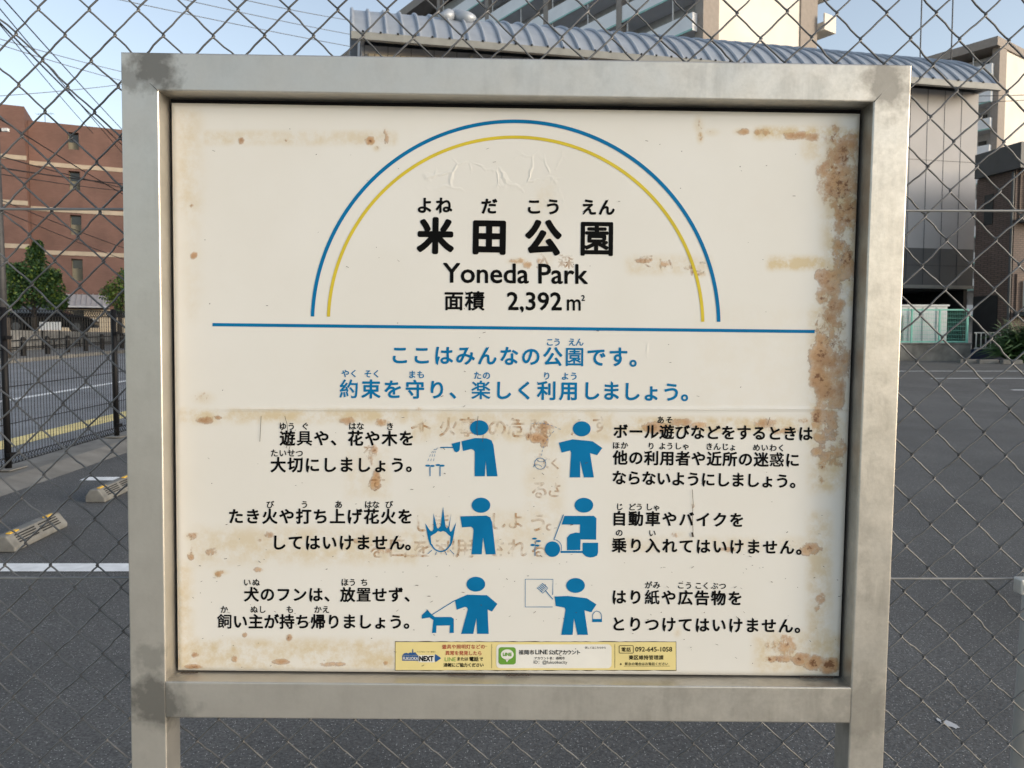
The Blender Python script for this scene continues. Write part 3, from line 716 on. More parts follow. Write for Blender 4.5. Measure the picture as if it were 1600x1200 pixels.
def stroke(b, pts, w, dep, closed=False):
    pts = [Vector(p) for p in pts]; n = len(pts); L_, R_ = [], []
    for i in range(n):
        a = pts[i - 1] if (i or closed) else pts[i]; e = pts[(i + 1) % n] if (i < n - 1 or closed) else pts[i]
        d = (e - a).normalized(); nn = Vector((-d.y, d.x)) * w / 2
        L_.append(pts[i] + nn); R_.append(pts[i] - nn)
    m = n if closed else n - 1
    b.add([SP(p.x, p.y, DP - dep) for p in L_ + R_], [(i, (i + 1) % n, (i + 1) % n + n, i + n) for i in range(m)])
b = MB(); random.seed(3)
top = [(617.2 + i * 8.79, 1002.2 + random.uniform(-.5, .5)) for i in range(51)]; bot = [(1057 - i * 8.79, 1047.9 + random.uniform(-.6, .5)) for i in range(51)]
poly_px(b, top + bot, .0003); border = b.build('sticker_edge', M['st_border'])
sticker = poly_px(MB(), [(618, 1003.2), (1056, 1003.2), (1056.3, 1047), (618, 1047)], .0006).build('sticker', M['st_yellow'], sign)
border.parent = sticker
for q in ((775.5, 1006.8, 955.5, 1044, 6), (654, 1023.6, 679, 1034.8, .5)): poly_px(MB(), rrect(*q), .0009).build('white_field', M['st_white'], sticker)
poly_px(MB(), rrect(779, 1011.3, 806, 1038.3, 4.5), .0012).build('app_badge', M['st_green'], sticker)
b = MB(); poly_px(b, ell(792.6, 1022.6, 10, 8), .0014); poly_px(b, [(789.5, 1029.5), (796.5, 1029), (792, 1034.6)], .0014); b.build('speech_bubble', M['st_white'], sticker)
b = MB(); poly_px(b, [(628.5, 1024), (653.8, 1024), (653.8, 1032.4), (628.5, 1032.4)], .0009)
poly_px(b, [(629, 1023.6), (631, 1021), (635, 1020), (638, 1021), (641, 1019.5), (644, 1020.5), (644.6, 1014), (645.4, 1014), (646, 1020), (649, 1019), (651, 1022), (653, 1023.6)], .0009)
poly_px(b, [(679.4, 1024.6), (680.5, 1022), (689.4, 1028.4), (680.5, 1034.8), (679.4, 1032)], .0009); b.build('arrow_emblem', M['st_blue'], sticker)
b = MB(); stroke(b, rrect(967.5, 1008.8, 989.7, 1020.5, 1.6), .8, .0009, True); stroke(b, [(975, 1040.8), (1046.7, 1040.8)], .5, .0009); stroke(b, [(768.3, 1006.5), (768.3, 1044)], .5, .0009); stroke(b, [(960.7, 1006.5), (960.7, 1044)], .5, .0009)
b.build('printed_rule', M['letter_black'], sticker)
for (name, par, col, _), b in made.items():
    b.build(name, M[col], panel if par == 'panel' else sticker, fix=False)

# rainbow arches and rule
b = MB(); stroke(b, [(805.6 - 317.5 * math.cos(t), 505.5 - 317.5 * math.sin(t) + (1 - math.cos(t)) * 1.5) for t in np.linspace(.035, math.pi - .018, 120)], 5.6, .0004); b.build('blue_arch', M[B_], panel)
b = MB(); stroke(b, [(805.6 - 292.6 * math.cos(t), 505 - 292.3 * math.sin(t) + (1 - math.cos(t)) * 1.5) for t in np.linspace(.035, math.pi - .018, 120)], 5.0, .0004); b.build('yellow_arch', M['letter_yellow'], panel)
b = MB(); poly_px(b, seg((332, 507.2), (1273, 518), 5.0), .0004); b.build('blue_rule', M[B_], panel)

# pictograms
def pic(c_, polys=(), strokes=(), ells=()):
    b = MB()
    for p in polys: poly_px(b, [c_(*q) for q in p], .0004)
    for p, w in strokes: stroke(b, [c_(*q) for q in p], w, .0005)
    for cx, cy, rx, ry in ells: x, y = c_(cx, cy); poly_px(b, ell(x, y, rx / 5, ry / 5), .00045)
    return b.build('pictogram', M[B_], panel)
def arcp(cx, cy, rx, ry, a0, a1, n=8): return [(cx + rx * math.cos(rad(a0 + (a1 - a0) * i / n)), cy + ry * math.sin(rad(a0 + (a1 - a0) * i / n))) for i in range(n + 1)]
c = C(640, 640, 5)
def dashes(fn, n, duty=.55):
    return [([fn(i / n), fn((i + duty * .5) / n), fn((i + duty) / n)], .6) for i in range(n)]
body1 = [(405, 247), (510, 222), (600, 224), (640, 240), (655, 275), (687, 521), (604, 521), (595, 400), (588, 521), (508, 521), (510, 330), (500, 314), (480, 308), (418, 324)]
pic(c, [body1, [(328, 266), (396, 250), (392, 310), (384, 326), (366, 334), (350, 326), (342, 306)], [(240, 291), (340, 291), (340, 300), (240, 300)]],
    [([(160, 445), (160, 520)], 1.4), ([(238, 440), (238, 520)], 1.4)] + sum([dashes(lambda t, k=k: (224 + (137 + 24 * k - 224) * (t ** .75), 300 + 120 * t ** 1.7), 5) for k in range(3)], []),
    [(544, 142, 73, 59), (142, 438, 19, 8), (178, 440, 18, 8), (222, 433, 19, 8), (256, 438, 18, 8)])
pic(c, [[(1165, 258), (1275, 232), (1430, 247), (1506, 300), (1466, 356), (1410, 340), (1440, 530), (1362, 530), (1332, 400), (1334, 530), (1250, 530), (1262, 335), (1255, 320), (1188, 336)]],
    [(arcp(1020, 422, 44, 44, 0, 360, 28), .8), (arcp(1030, 372, 42, 36, 25, 150, 8), .7), (arcp(1000, 470, 40, 40, 210, 330, 8), .7)]
    + dashes(lambda t: (1030 + 20 * t + 90 * t * t, 360 - 205 * t), 7) + dashes(lambda t: (1180 - 240 * t, 155 - 50 * math.sin(t * 2.2)), 8), [(1345, 150, 70, 59)])
body2 = [(396, 834), (600, 828), (630, 842), (645, 880), (673, 1131), (596, 1131), (574, 1000), (564, 1131), (484, 1131), (500, 945), (495, 925), (478, 915), (410, 920)]
fl = [(122, 888), (160, 945), (176, 950), (186, 935), (187, 810), (215, 925), (226, 928), (242, 910), (262, 757), (280, 910), (290, 928), (304, 915), (326, 808), (310, 925), (318, 955), (332, 945), (364, 880), (338, 1020), (325, 1060), (300, 1088), (316, 1050), (320, 990), (300, 975), (285, 958), (262, 948), (244, 955), (222, 948), (205, 965), (180, 978), (165, 990), (170, 1050), (195, 1090), (160, 1055), (145, 1010)]
pic(c, [body2, fl], [(arcp(244, 1020, 78, 88, 20, 160, 14), 2.0), ([(175, 1097), (142, 1128)], .9), ([(210, 1112), (200, 1136)], .9), ([(280, 1112), (290, 1136)], .9), ([(315, 1095), (348, 1130)], .9)], [(558, 747, 73, 59)])
pic(c, [[(1210, 830), (1440, 830), (1460, 850), (1458, 1016), (1336, 1014), (1334, 1098), (1230, 1098), (1230, 1000), (1255, 972), (1300, 960), (1330, 964), (1332, 898), (1188, 898)],
        [(1352, 1040), (1473, 1040), (1473, 1115), (1465, 1140)] + [(1440, 1152), (1412, 1156), (1380, 1148), (1356, 1128), (1352, 1122)], [(1180, 1104), (1356, 1104), (1356, 1120), (1180, 1120)]],
    [([(1202, 820), (1128, 1016)], 1.3), (arcp(1128, 1080, 60, 64, -90, 20, 10), .9), ([(980, 1068), (980, 1144)], 1.2), ([(980, 1062), (990, 1020)], .8)],
    [(1362, 747, 73, 58), (1116, 1090, 60, 61), (962, 1058, 18, 9), (998, 1062, 17, 8), (976, 1008, 18, 8), (1008, 1027, 18, 8)])
c = C(640, 880, 5)
pic(c, [[(355, 288), (450, 246), (605, 250), (686, 318), (644, 378), (610, 362), (618, 552), (528, 552), (522, 430), (498, 552), (403, 552), (456, 358), (446, 344), (430, 342), (368, 364)],
        [(95, 405), (132, 372), (136, 358), (148, 376), (196, 420), (325, 420), (345, 434), (346, 545), (312, 545), (316, 486), (210, 488), (208, 545), (175, 545), (186, 445), (156, 424), (96, 434)]], [([(356, 290), (176, 402)], 1.3)], [(518, 164, 73, 58)])
pic(c, [[(1133, 260), (1240, 256), (1385, 274), (1460, 322), (1420, 384), (1366, 368), (1394, 560), (1312, 560), (1284, 430), (1274, 560), (1185, 560), (1218, 365), (1212, 348), (1142, 334)], [(1428, 436), (1502, 436), (1504, 460), (1426, 460)]],
    [([(1118, 342), (904, 342), (904, 125), (1121, 126), (1118, 248)], 1.0), ([(1120, 282), (1062, 214)], 1.2), ([(1062, 214), (1040, 235), (1022, 214)], .9), ([(1062, 214), (1080, 195), (1060, 174)], .9), (arcp(1465, 415, 35, 40, 180, 360, 12), .9), ([(1430, 415), (1432, 440)], .9), ([(1500, 415), (1500, 440)], .9)]
    + [([(1036 + 9 * k, 224 - 9 * k), (996 + 10 * k, 192 - 9 * k)], 1.1) for k in range(5)], [(1297, 174, 73, 58)])
# nicks and scratches in the print film
b = MB(); random.seed(11)
for _ in range(260):
    x, y = random.uniform(300, 1310), random.gauss(900, 110) if random.random() < .7 else random.uniform(200, 1040)
    if not 190 < y < 1045: continue
    a = random.uniform(-.7, .8); l = random.choice((1, 1.5, 2, 3, 4.5)); w = random.uniform(.35, .9)
    stroke(b, [(x, y), (x + math.cos(a) * l * .5, y + math.sin(a) * l * .5 + random.uniform(-.4, .4)), (x + math.cos(a) * l, y + math.sin(a) * l)], w, .0014)
for pts in ([(408, 650), (407, 668), (406, 690)], [(445, 650), (449, 665), (450, 690), (447, 700)], [(455, 690), (450, 708)], [(747, 650), (745, 668), (746, 681)], [(755, 679), (754, 690)], [(1082, 765), (1083, 785), (1082, 810), (1083, 834)], [(438, 660), (442, 690)], [(1203, 652), (1199, 664)]):
    stroke(b, pts, .7, .0014)
stroke(b, [(1081.5, 832), (1083, 839)], 3, .00145)
for x0, x1 in ((282, 313), (700, 760), (790, 830), (1250, 1306)):
    n = int((x1 - x0) / 2.5); stroke(b, [(x0 + i * 2.5, 1051.0 + random.uniform(-.8, .4) + (x0 - 282) * .0075) for i in range(n)], 2.2, .0003)
b.build('film_nicks', M['st_border'], panel, fix=False)

# ---------------------------------------------------------------- chain link fence just behind the sign
def fy(z): return 1.112 + (1.955 - z) * .05
fence = thing('chain_link_fence', 'weathered galvanised chain link fence with diamond mesh behind the park sign', 'fence', (0, 1.17, 0))
FO = Vector((0, 1.17, 0))
kA = at(61, 15, 1.112); kB = at(1541, 21, 1.112); kC = at(92.5, 919, 1.15)
PX_ = (kB.x - kA.x) / round((kB.x - kA.x) / .0688); nrow = round((kA.z - kC.z) / .0695); PZ_ = (kA.z - kC.z) / nrow
tilt = (kB.z - kA.z) / (kB.x - kA.x)
b = MB(); rw, e = .00135, .0012
kshift = {}
random.seed(5)
zlow, zhigh = .06, 2.25
for k in range(-76, 76):
    pts = []; j0 = int((zlow - kA.z) / (PZ_ / 2)); j1 = int((zhigh - kA.z) / (PZ_ / 2))
    for j in range(j0, j1 + 1):               # strand between knot columns k and k+1, knots of neighbouring columns half a step apart
        right = (j + k) % 2 != 0
        kk = k + (1 if right else 0)
        wx =   .0032 * noise.noise((kk * .37, j * .31, 1.7)); wz = .0032 * noise.noise((kk * .41, j * .29, 8.2))
        sgn = 1 if right else -1
        x = kA.x + kk * PX_ / 2 + wx + e * sgn; z = kA.z + j * PZ_ / 2 + (x - kA.x) * tilt + wz
        yy = fy(z); f1 = (-1 if right else 1) * rw
        q = (PZ_ / 2) / (PX_ / 2 + 2 * e)
        pts += [(x - .0150 * sgn, yy + f1 * 1.3, z - .0150 * q), (x - .0050 * sgn, yy + f1 * 1.5, z - .0052 * q), (x - .0012 * sgn, yy + f1 * 1.1, z - .0018), (x + .0003 * sgn, yy, z),
                (x - .0012 * sgn, yy - f1 * 1.1, z + .0018), (x - .0050 * sgn, yy - f1 * 1.5, z + .0052 * q), (x - .0150 * sgn, yy - f1 * 1.3, z + .0150 * q)]
    b.tube([Vector(p) - FO for p in pts], rw, 6)
b.build('wire_mesh', M['wire'], fence, smooth=True, fix=False)
for (pxl, pyl, pxr, pyr) in ((100, 324, 1500, 326.5), (100, 917, 1450, 918)):
    a = at(pxl, pyl, 1.106); c_ = at(pxr, pyr, 1.106); d = (c_ - a) / (c_.x - a.x)
    y_ = fy(a.z) - .004
    pts = [a + d * (x - a.x) for x in np.linspace(-2.6, 2.6, 27)]
    MB().tube([Vector((p.x, y_, p.z)) - FO for p in pts], .0018, 8).build('tension_wire', M['wire_steel'], fence, smooth=True)
for x in (at(1584, 1190, 1.19).x + .0214, -1.75):
    zt_ = 1.5 + .78
    o = MB().tube([(x, fy(-.05) + .0245 - 1.17, -.05), (x, fy(2.3) + .0245 - 1.17, 2.3)], .0214, 20).build('post', M['galv'], fence, smooth=True)
    zc = at(1590, 915, 1.14).z; yc = 1.158 - FO.y; xq = x + at(1584, 915, 1.14).x - (at(1584, 1190, 1.19).x + .0214)
    MB().box(xq, xq + .052, yc - .035, yc - .016, zc - .009, zc + .014).build('wire_clamp', M['galv'], o, bevel=.002)
    MB().tube([(xq + .013, yc - .042, zc + .002), (xq + .013, yc - .033, zc + .002)], .0065, 6).build('bolt', M['wire_steel'], o)
MB().box(-2.7, 2.7, -.05, .12, -.1, .09).build('footing', M['concrete'], fence, bevel=.008)

# ---------------------------------------------------------------- wheel stops
def make_stop(label):
    r = thing('wheel_stop', label, 'wheel stop', group='concrete wheel stops in the parking stalls')
    b = MB(); prof = [(-.075, 0), (-.075, .05), (-.035, .105), (.03, .105), (.085, .03), (.085, 0)]
    b.prism(prof, lambda a, c_, d: (a, d, c_), .0, .62); o = b.build('block', M['stopper'], r, bevel=.008)
    g = MB()
    for y0, y1 in ((.07, .29), (.33, .55)):
        for i in range(4):
            t0 = .16 + .19 * i; 
            for q in (t0,):
                x0 = .03 + .055 * q; z0 = .105 - .075 * q; x1 = .03 + .055 * (q + .09); z1 = .105 - .075 * (q + .09)
                n_ = .0025
                g.add([(x0 + n_, y0, z0 + n_), (x1 + n_, y0, z1 + n_), (x1 + n_, y1, z1 + n_), (x0 + n_, y1, z0 + n_)], [(0, 1, 2, 3)])
    g.build('drain_groove', M['dark'], r, fix=False)
    for y0 in (.05, .46):
        MB().box(.0, .028, y0, y0 + .1, .1045, .112).build('reflector', M['reflector'], r, bevel=.002)
    return r
ws = make_stop('concrete wheel stop with amber reflectors nearest the white stall line')
ws.location = (-3.27, 4.86, gz(4.86) + .002); ws.rotation_euler = (0.03, 0, .03)
o = dup(ws, (-3.4, 6.2, gz(6.2) + .002), 'concrete wheel stop with one end showing beside the metal sign post', .02); o.rotation_euler = (.03, 0, .02)

# ---------------------------------------------------------------- black welded mesh fence along the pavement
bf = thing('mesh_fence', 'black welded mesh fence with curled wire edges along the yellow paved pavement', 'fence', (-4.75, 9.2, gz(9.2)))
BO = Vector((-4.75, 9.2, gz(9.2)))
FX = 0.0
def fp(y, z): return (FX, y - BO.y, gz(y) - BO.z + z)
for j, y in enumerate(np.arange(1.2, 24, 2.0)):
    p = MB().tube([fp(y, .0), fp(y, 1.6)], .03, 12).build('post', M['black_steel'], bf, smooth=True)
    b = MB(); b.box(.012, .05, y - BO.y - .045, y - BO.y + .045, gz(y) - BO.z + .2, gz(y) - BO.z + .235); b.box(.012, .05, y - BO.y - .045, y - BO.y + .045, gz(y) - BO.z + 1.3, gz(y) - BO.z + 1.335); b.build('bracket', M['black_steel'], p)
    MB().box(-.09, .1, y - BO.y - .13, y - BO.y + .13, gz(y) - BO.z + .0805, gz(y) - BO.z + .09).build('base_plate', M['concrete'], p)
    if y > 22: break
    b = MB(); r_ = .0036; z0, z1 = .12, 1.58
    ys = np.arange(y + .03, y + 1.99, .05)
    for i, q in enumerate(ys):
        b.tube([fp(q, z0 + .07), fp(q, z1 - .07)], r_, 4, cap=False)
        for zz, s in ((z1, 1), (z0, -1)):         # folded comb edge
            m_ = zz - s * .07
            b.tube([(FX, q - BO.y, gz(q) - BO.z + m_), (FX + .025, q - BO.y + .012, gz(q) - BO.z + m_ + s * .035), (FX, q - BO.y + .025, gz(q) - BO.z + zz), (FX - .02, q - BO.y + .05, gz(q) - BO.z + m_ + s * .03), (FX, q - BO.y + .05, gz(q) - BO.z + m_)], r_, 4, cap=False)
    for zz in (z0 + .07, z0, .5, .85, 1.2, z1 - .07, z1):
        b.tube([fp(y + .02, zz), fp(y + 1.98, zz)], r_ * 1.1, 4, cap=False)
    b.build('mesh_panel', M['black_steel'], bf, fix=False)

# ---------------------------------------------------------------- bollards with rails on the far pavement
bp_ = thing('bollard', 'x', 'bollard', group='black bollards along the far pavement')
MB().lathe([(.085, 0), (.085, .62), (.06, .68), (.02, .69)], (0, 0, 0), 14).build('post', M['black_steel'], bp_, smooth=False)
MB().lathe([(.088, .5), (.088, .55)], (0, 0, 0), 14).build('band', M['pole'], bp_)
first = True
spots = (4, 37, 75, 107, 135, 160, 181, 191)
names_ = ('at the left edge beside the street lamp pole', 'just right of the street lamp pole', 'under the white banner board', 'below the rear of the black car bonnet', 'below the front bumper of the black car', 'before the tan entrance wall', 'second from the sign frame', 'touching the sign frame in view')
for px, nm in zip(spots, names_):
    xw = -17.6; y = xw / ((px - 800) / FPX)
    lab = 'black street bollard ' + nm
    if first: bp_.location = (xw, y, gz(y) + .13); bp_['label'] = lab; first = False
    else: dup(bp_, (xw, y, gz(y) + .13), lab)
# low pipe railing behind them, with a white banner
rl = thing('pipe_railing', 'dark low pipe railing in front of the parked black car', 'railing', (-20.2, 33, gz(33)))
for y in np.arange(22, 46, 2.0):
    MB().tube([(0, y - 33, gz(y) - gz(33)), (0, y - 33, gz(y) - gz(33) + .6)], .03, 8).build('post', M['black_steel'], rl)
b = MB()
for h in (.3, .58): b.tube([(0, 22 - 33, gz(22) - gz(33) + h), (0, 44 - 33, gz(44) - gz(33) + h)], .024, 8)
b.build('rail', M['black_steel'], rl)
a0, a1 = at(62, 516, 33.4), at(95, 503, 33.4)
bn = thing('banner', 'white rectangular banner board on posts in front of the black car', 'banner', (a0.x, 33.4, a0.z))
wdt, hgt = a1.x - a0.x, a1.z - a0.z
MB().box(0, wdt, 0, .02, 0, hgt).build('board', M['white_box'], bn)
b = MB()
for i in range(1, 6): b.box(wdt * i / 6 - .008, wdt * i / 6 + .008, -.004, -.001, .01, hgt - .01)
b.build('seam', M['grey_wall'], bn)
for q in (.1, wdt - .1): MB().box(q - .02, q + .02, .022, .05, gz(33.4) - a0.z, hgt).build('stake', M['black_steel'], bn)

# ---------------------------------------------------------------- parked car
def make_car(loc, rz):
    r = thing('parked_car', 'black parked estate car seen from the side behind the railing', 'car', loc)
    r.rotation_euler = (0, 0, rz)
    prof = [(-2.2, .3), (-2.24, .55), (-2.2, .88), (-1.9, .98), (.95, .98), (1.7, .88), (2.18, .7), (2.24, .5), (2.2, .28)]
    b = MB(); n = len(prof)
    secs = [(-.84, .93), (-.88, 1.0), (.88, 1.0), (.84, .93)]
    vs = []
    for yy, s in secs: vs += [(x * (s * .03 + .97), yy, .28 + (z - .28) * s) for x, z in prof]
    fs = [tuple(range(n)), tuple(range(3 * n, 4 * n))[::-1]]
    for k in range(3): fs += [(k * n + i, k * n + (i + 1) % n, (k + 1) * n + (i + 1) % n, (k + 1) * n + i) for i in range(n)]
    b.add(vs, fs); b.build('body', M['car_paint'], r, smooth=True, bevel=.04, seg=2)
    roof = [(-2.0, .95), (-1.75, 1.4), (-1.3, 1.5), (0, 1.5), (.35, 1.44), (1.05, .95)]
    vs = []; n = len(roof)
    for yy, s in ((-.84, 0), (-.66, 1), (.66, 1), (.84, 0)):
        if s: vs += [(x * .96 - .02, yy, z) for x, z in roof]
        else: vs += [(x, yy, .95 + (z - .95) * .02) for x, z in roof]
    fs = []
    for k in range(3): fs += [(k * n + i, k * n + (i + 1) % n, (k + 1) * n + (i + 1) % n, (k + 1) * n + i) for i in range(n)]
    MB().add(vs, fs).build('cabin', M['car_paint'], r, smooth=False, bevel=.02)
    for sy in (-1, 1):
        for x0, x1, t0, t1 in ((-1.75, -.55, -1.55, -.55), (-.47, .8, -.47, .3)):
            MB().add([(x0, sy * .835, 1.0), (x1, sy * .835, 1.0), (t1, sy * .70, 1.4), (t0, sy * .70, 1.4)], [(0, 1, 2, 3)]).build('window', M['car_glass'], r)
        MB().box(-2.25, -2.15, sy * .55 - .15, sy * .55 + .15, .7, .85).build('tail_light', M['st_red'], r)
        MB().box(2.06, 2.2, sy * .6 - .18, sy * .6 + .18, .6, .74).build('headlight', M['lamp_glass'], r)
        MB().box(.7, .86, sy * .9 - .02, sy * .9 + .12 * sy, 1.0, 1.12).build('mirror', M['car_paint'], r)
        for x in (-1.35, 1.4):
            w = MB().tube([(x, sy * .7, .32), (x, sy * .9, .32)], .32, 20).build('wheel', M['tyre'], r)
            MB().tube([(x, sy * .895, .32), (x, sy * .915, .32)], .2, 14).build('rim', M['rim'], w)
            MB().tube([(x, sy * .6, .34), (x, sy * .884, .34)], .37, 20).build('wheel_arch', M['dark'], r)
    return r
cc = at(78, 518, 41)
make_car((cc.x, 41, 1.95), .35)

# ---------------------------------------------------------------- brick building on the left
bx0, by0 = at(54, 500, 53).x, 53.0
EB = Vector((.9138, .4062, 0)); NB = Vector((-.4062, .9138, 0))
bb = thing('brick_building', 'red brown tiled building with cream bands and narrow slot windows', 'building', (bx0, by0, 1.9))
def BP(u, v, z): return tuple(EB * u + NB * v + Vector((0, 0, z - 1.9)))
def bbox_(b, u0, u1, v0, v1, z0, z1, F=BP): return b.box(u0, u1, v0, v1, z0, z1, fn=F)
def zy(py, Y): return at(54, py, Y).z
ztop = zy(188, 53)
b = MB(); bbox_(b, 0.0, 2.32, 0, 14, 1, ztop); bbox_(b, 3.0, 30, 0, 14, 1, ztop); bbox_(b, 2.321, 2.999, .45, 14, 1, ztop - .01)
zs_ = [1] + [zy(q + 4, 53.8) for q in (434, 400, 362, 331, 292, 262, 228, 201)] + [ztop]
for i in range(0, len(zs_), 2): bbox_(b, 2.321, 2.999, .001, .449, zs_[i], zs_[i + 1])
b.build('wall', M['brick'], bb)
b = MB(); bbox_(b, -9, -.02, -1.2, 13, 1, zy(167, 52)); b.build('wing_wall', M['brick'], bb)
for py in (255, 326, 394, 466):
    z = zy(py, 53); b = MB(); bbox_(b, .01, 30.03, -.05, -.004, z - .12, z + .17); b.build('band', M['band'], bb)
    z = zy(py - 9, 51.6); b = MB(); bbox_(b, -9.05, .03, -1.25, -1.204, z - .12, z + .17); b.build('band', M['band'], bb)
for pt, pb in ((201, 228), (262, 292), (331, 362), (400, 434)):
    u = 2.32; z1, z0 = zy(pt + 4, 53.8), zy(pb + 4, 53.8)
    b = MB(); bbox_(b, u + .004, u + .676, .40, .448, z0 + .01, z1 - .01); w = b.build('window', M['shade'], bb)
    b = MB(); bbox_(b, u + .06, u + .62, .385, .399, z1 - .62, z1 - .05); b.build('pane', M['slot'], w)  # dark sheet stands in for shade at the top of the recess
zc = zy(470, 53)
b = MB(); bbox_(b, .05, 30, -.6, -.07, 1.9, zc - .55); bbox_(b, -9, .03, -1.6, -1.26, 1.9, zc - .4); b.build('entrance_wall', M['cream_tile'], bb)
b = MB(); b.add([BP(1.9, -1.4, zc - .35), BP(4.6, -1.4, zc - .35), BP(4.6, -.06, zc + .5), BP(1.9, -.06, zc + .5), BP(1.9, -1.4, zc - .45), BP(4.6, -1.4, zc - .45), BP(4.6, -.06, zc - .45), BP(1.9, -.06, zc - .45)], [(0, 1, 2, 3), (0, 4, 5, 1), (1, 5, 6, 2), (0, 3, 7, 4), (4, 7, 6, 5)])
for i in range(9):
    u = 1.95 + i * .325; b.add([BP(u, -1.42, zc - .33), BP(u + .04, -1.42, zc - .33), BP(u + .04, -.06, zc + .54), BP(u, -.06, zc + .54), BP(u + .02, -1.42, zc - .27), BP(u + .02, -.06, zc + .6)], [(0, 4, 5, 3), (1, 2, 5, 4)])
b.build('porch_roof', M['silver'], bb)
b = MB(); bbox_(b, 2.4, 3.05, -.64, -.603, zc - 2.2, zc - .6); b.build('door', M['slot'], bb)
b = MB(); bbox_(b, 4.5, 6.6, -.64, -.603, zc - 1.1, zc - .62); b.build('entry_shade_board', M['dark_roof'], bb)  # dark board stands in for the shade of the second entry
an0 = at(70.5, 188, 55)
an = thing('tv_antenna', 'thin metal television antenna on the roof of the brick building', 'antenna', (an0.x, 55, ztop - .02))
b = MB(); b.tube([(0, 0, 0), (0, 0, 1.15)], .02, 6); b.build('mast', M['pole'], an)
b = MB(); b.tube([(-.6, 0, 1.0), (.6, 0, 1.05)], .012, 5)
for i in range(7): b.tube([(-.55 + i * .18, -.25, 1.01 + i * .006), (-.55 + i * .18, .25, 1.01 + i * .006)], .008, 4)
b.tube([(-.9, 0, .35), (.9, 0, .42)], .01, 4); b.build('element', M['pole'], an)

# ---------------------------------------------------------------- street lamp pole at the left edge
lp = at(7, 555, 26.3)
sl = thing('street_lamp', 'grey steel street lamp pole with short arm at left edge', 'street lamp', (lp.x, 26.3, gz(26.3)))
MB().tube([(0, 0, 0), (0, 0, 3.2), (0, 0, 8.4)], [.16, .125, .09], 14).build('pole', M['pole'], sl, smooth=True)
MB().tube([(0, 0, 0), (0, 0, 1.5)], [.215, .2], 12).build('base', M['bark'], sl, smooth=True)
zl = at(5, 200, 26).z - gz(26.3)
MB().tube([(0, 0, zl - .05), (.13, 0, zl)], .045, 8).build('arm', M['black_steel'], sl)
MB().box(.05, .2, -.06, .06, zl - .03, zl + .06).build('lamp_head', M['black_steel'], sl, bevel=.01)
MB().box(.2, .42, -.06, .06, zl - .04, zl + .07).build('lamp_lens', M['lamp_glass'], sl, bevel=.02)

# ---------------------------------------------------------------- trees and plants
def leaves(b, centre, lobes, n, size, rng):
    for i in range(n):
        lx, ly, lz, rx, ry, rz_ = lobes[rng.randrange(len(lobes))]
        d = Vector((rng.gauss(0, 1), rng.gauss(0, 1), rng.gauss(0, 1))).normalized() * (rng.random() ** .45)
        p = Vector(centre) + Vector((lx + d.x * rx, ly + d.y * ry, lz + d.z * rz_))
        s = size * rng.uniform(.6, 1.35)
        u = Vector((rng.gauss(0, 1), rng.gauss(0, 1), rng.gauss(0, .6))).normalized(); w = u.orthogonal().normalized() * .42
        w.rotate(Matrix.Rotation(rng.uniform(0, 6.28), 3, u)); dn = Vector((0, 0, -.25))
        b.add([p, p + (u * .5 + w) * s, p + (u + dn) * s, p + (u * .5 - w) * s], [(0, 1, 2), (0, 2, 3)])
def tree(name, label, cat, loc, lobes, n, size, mats, trunk_h, seed, split=.5):
    rng = random.Random(seed); r = thing(name, label, cat, loc)
    b = MB(); b.tube([(0, 0, -.1), (.04, .02, trunk_h * .6), (.0, .0, trunk_h)], [.13, .10, .06], 8)
    for l in lobes: b.tube([(0, 0, trunk_h * rng.uniform(.5, .9)), (l[0] * .5, l[1] * .5, (trunk_h + l[2]) / 2), (l[0], l[1], l[2])], [.05, .035, .012], 6)
    b.build('trunk', M['bark'], r, smooth=True)
    for k, (m_, q) in enumerate(mats):
        b = MB(); leaves(b, (0, 0, 0), lobes if q < 1 else lobes, int(n * q), size, rng); b.build('crown', M[m_], r, fix=False)
    return r
tp = at(52, 480, 37)
tree('street_tree', 'dark green bushy tree in front of the brick building beside the pole', 'tree', (tp.x, 37, 1.95),
     [(-.1, 0, 1.9, 1.35, 1.2, .75), (.75, .1, 1.8, .75, .8, .75), (-.7, -.1, 2.2, .7, .8, .9), (.1, 0, 2.9, .85, .8, .7), (.15, .05, 3.6, .4, .4, .55), (.45, 0, 2.5, .8, .8, .6), (-1.0, -.2, 1.45, .6, .6, .45), (.3, 0, 4.05, .2, .2, .3), (-1.35, -.2, 1.2, .35, .4, .3), (1.25, 0, 1.45, .4, .4, .4), (-.9, 0, 2.9, .4, .5, .4), (.95, 0, 2.6, .4, .5, .45)], 11000, .135, [('leaf_a', .8), ('leaf_b', .2)], 1.7, 1)
tp = at(186, 480, 37)
tree('street_tree', 'thin yellow green tree partly hidden by the left sign post', 'tree', (tp.x, 37, 1.9), [(.2, 0, 2.2, .7, .6, .6), (.1, 0, 1.4, .55, .5, .5), (-.4, 0, 1.9, .5, .4, .45), (.6, 0, 2.7, .6, .5, .5)], 1500, .13, [('leaf_b', .7), ('leaf_a', .3)], 1.5, 2)

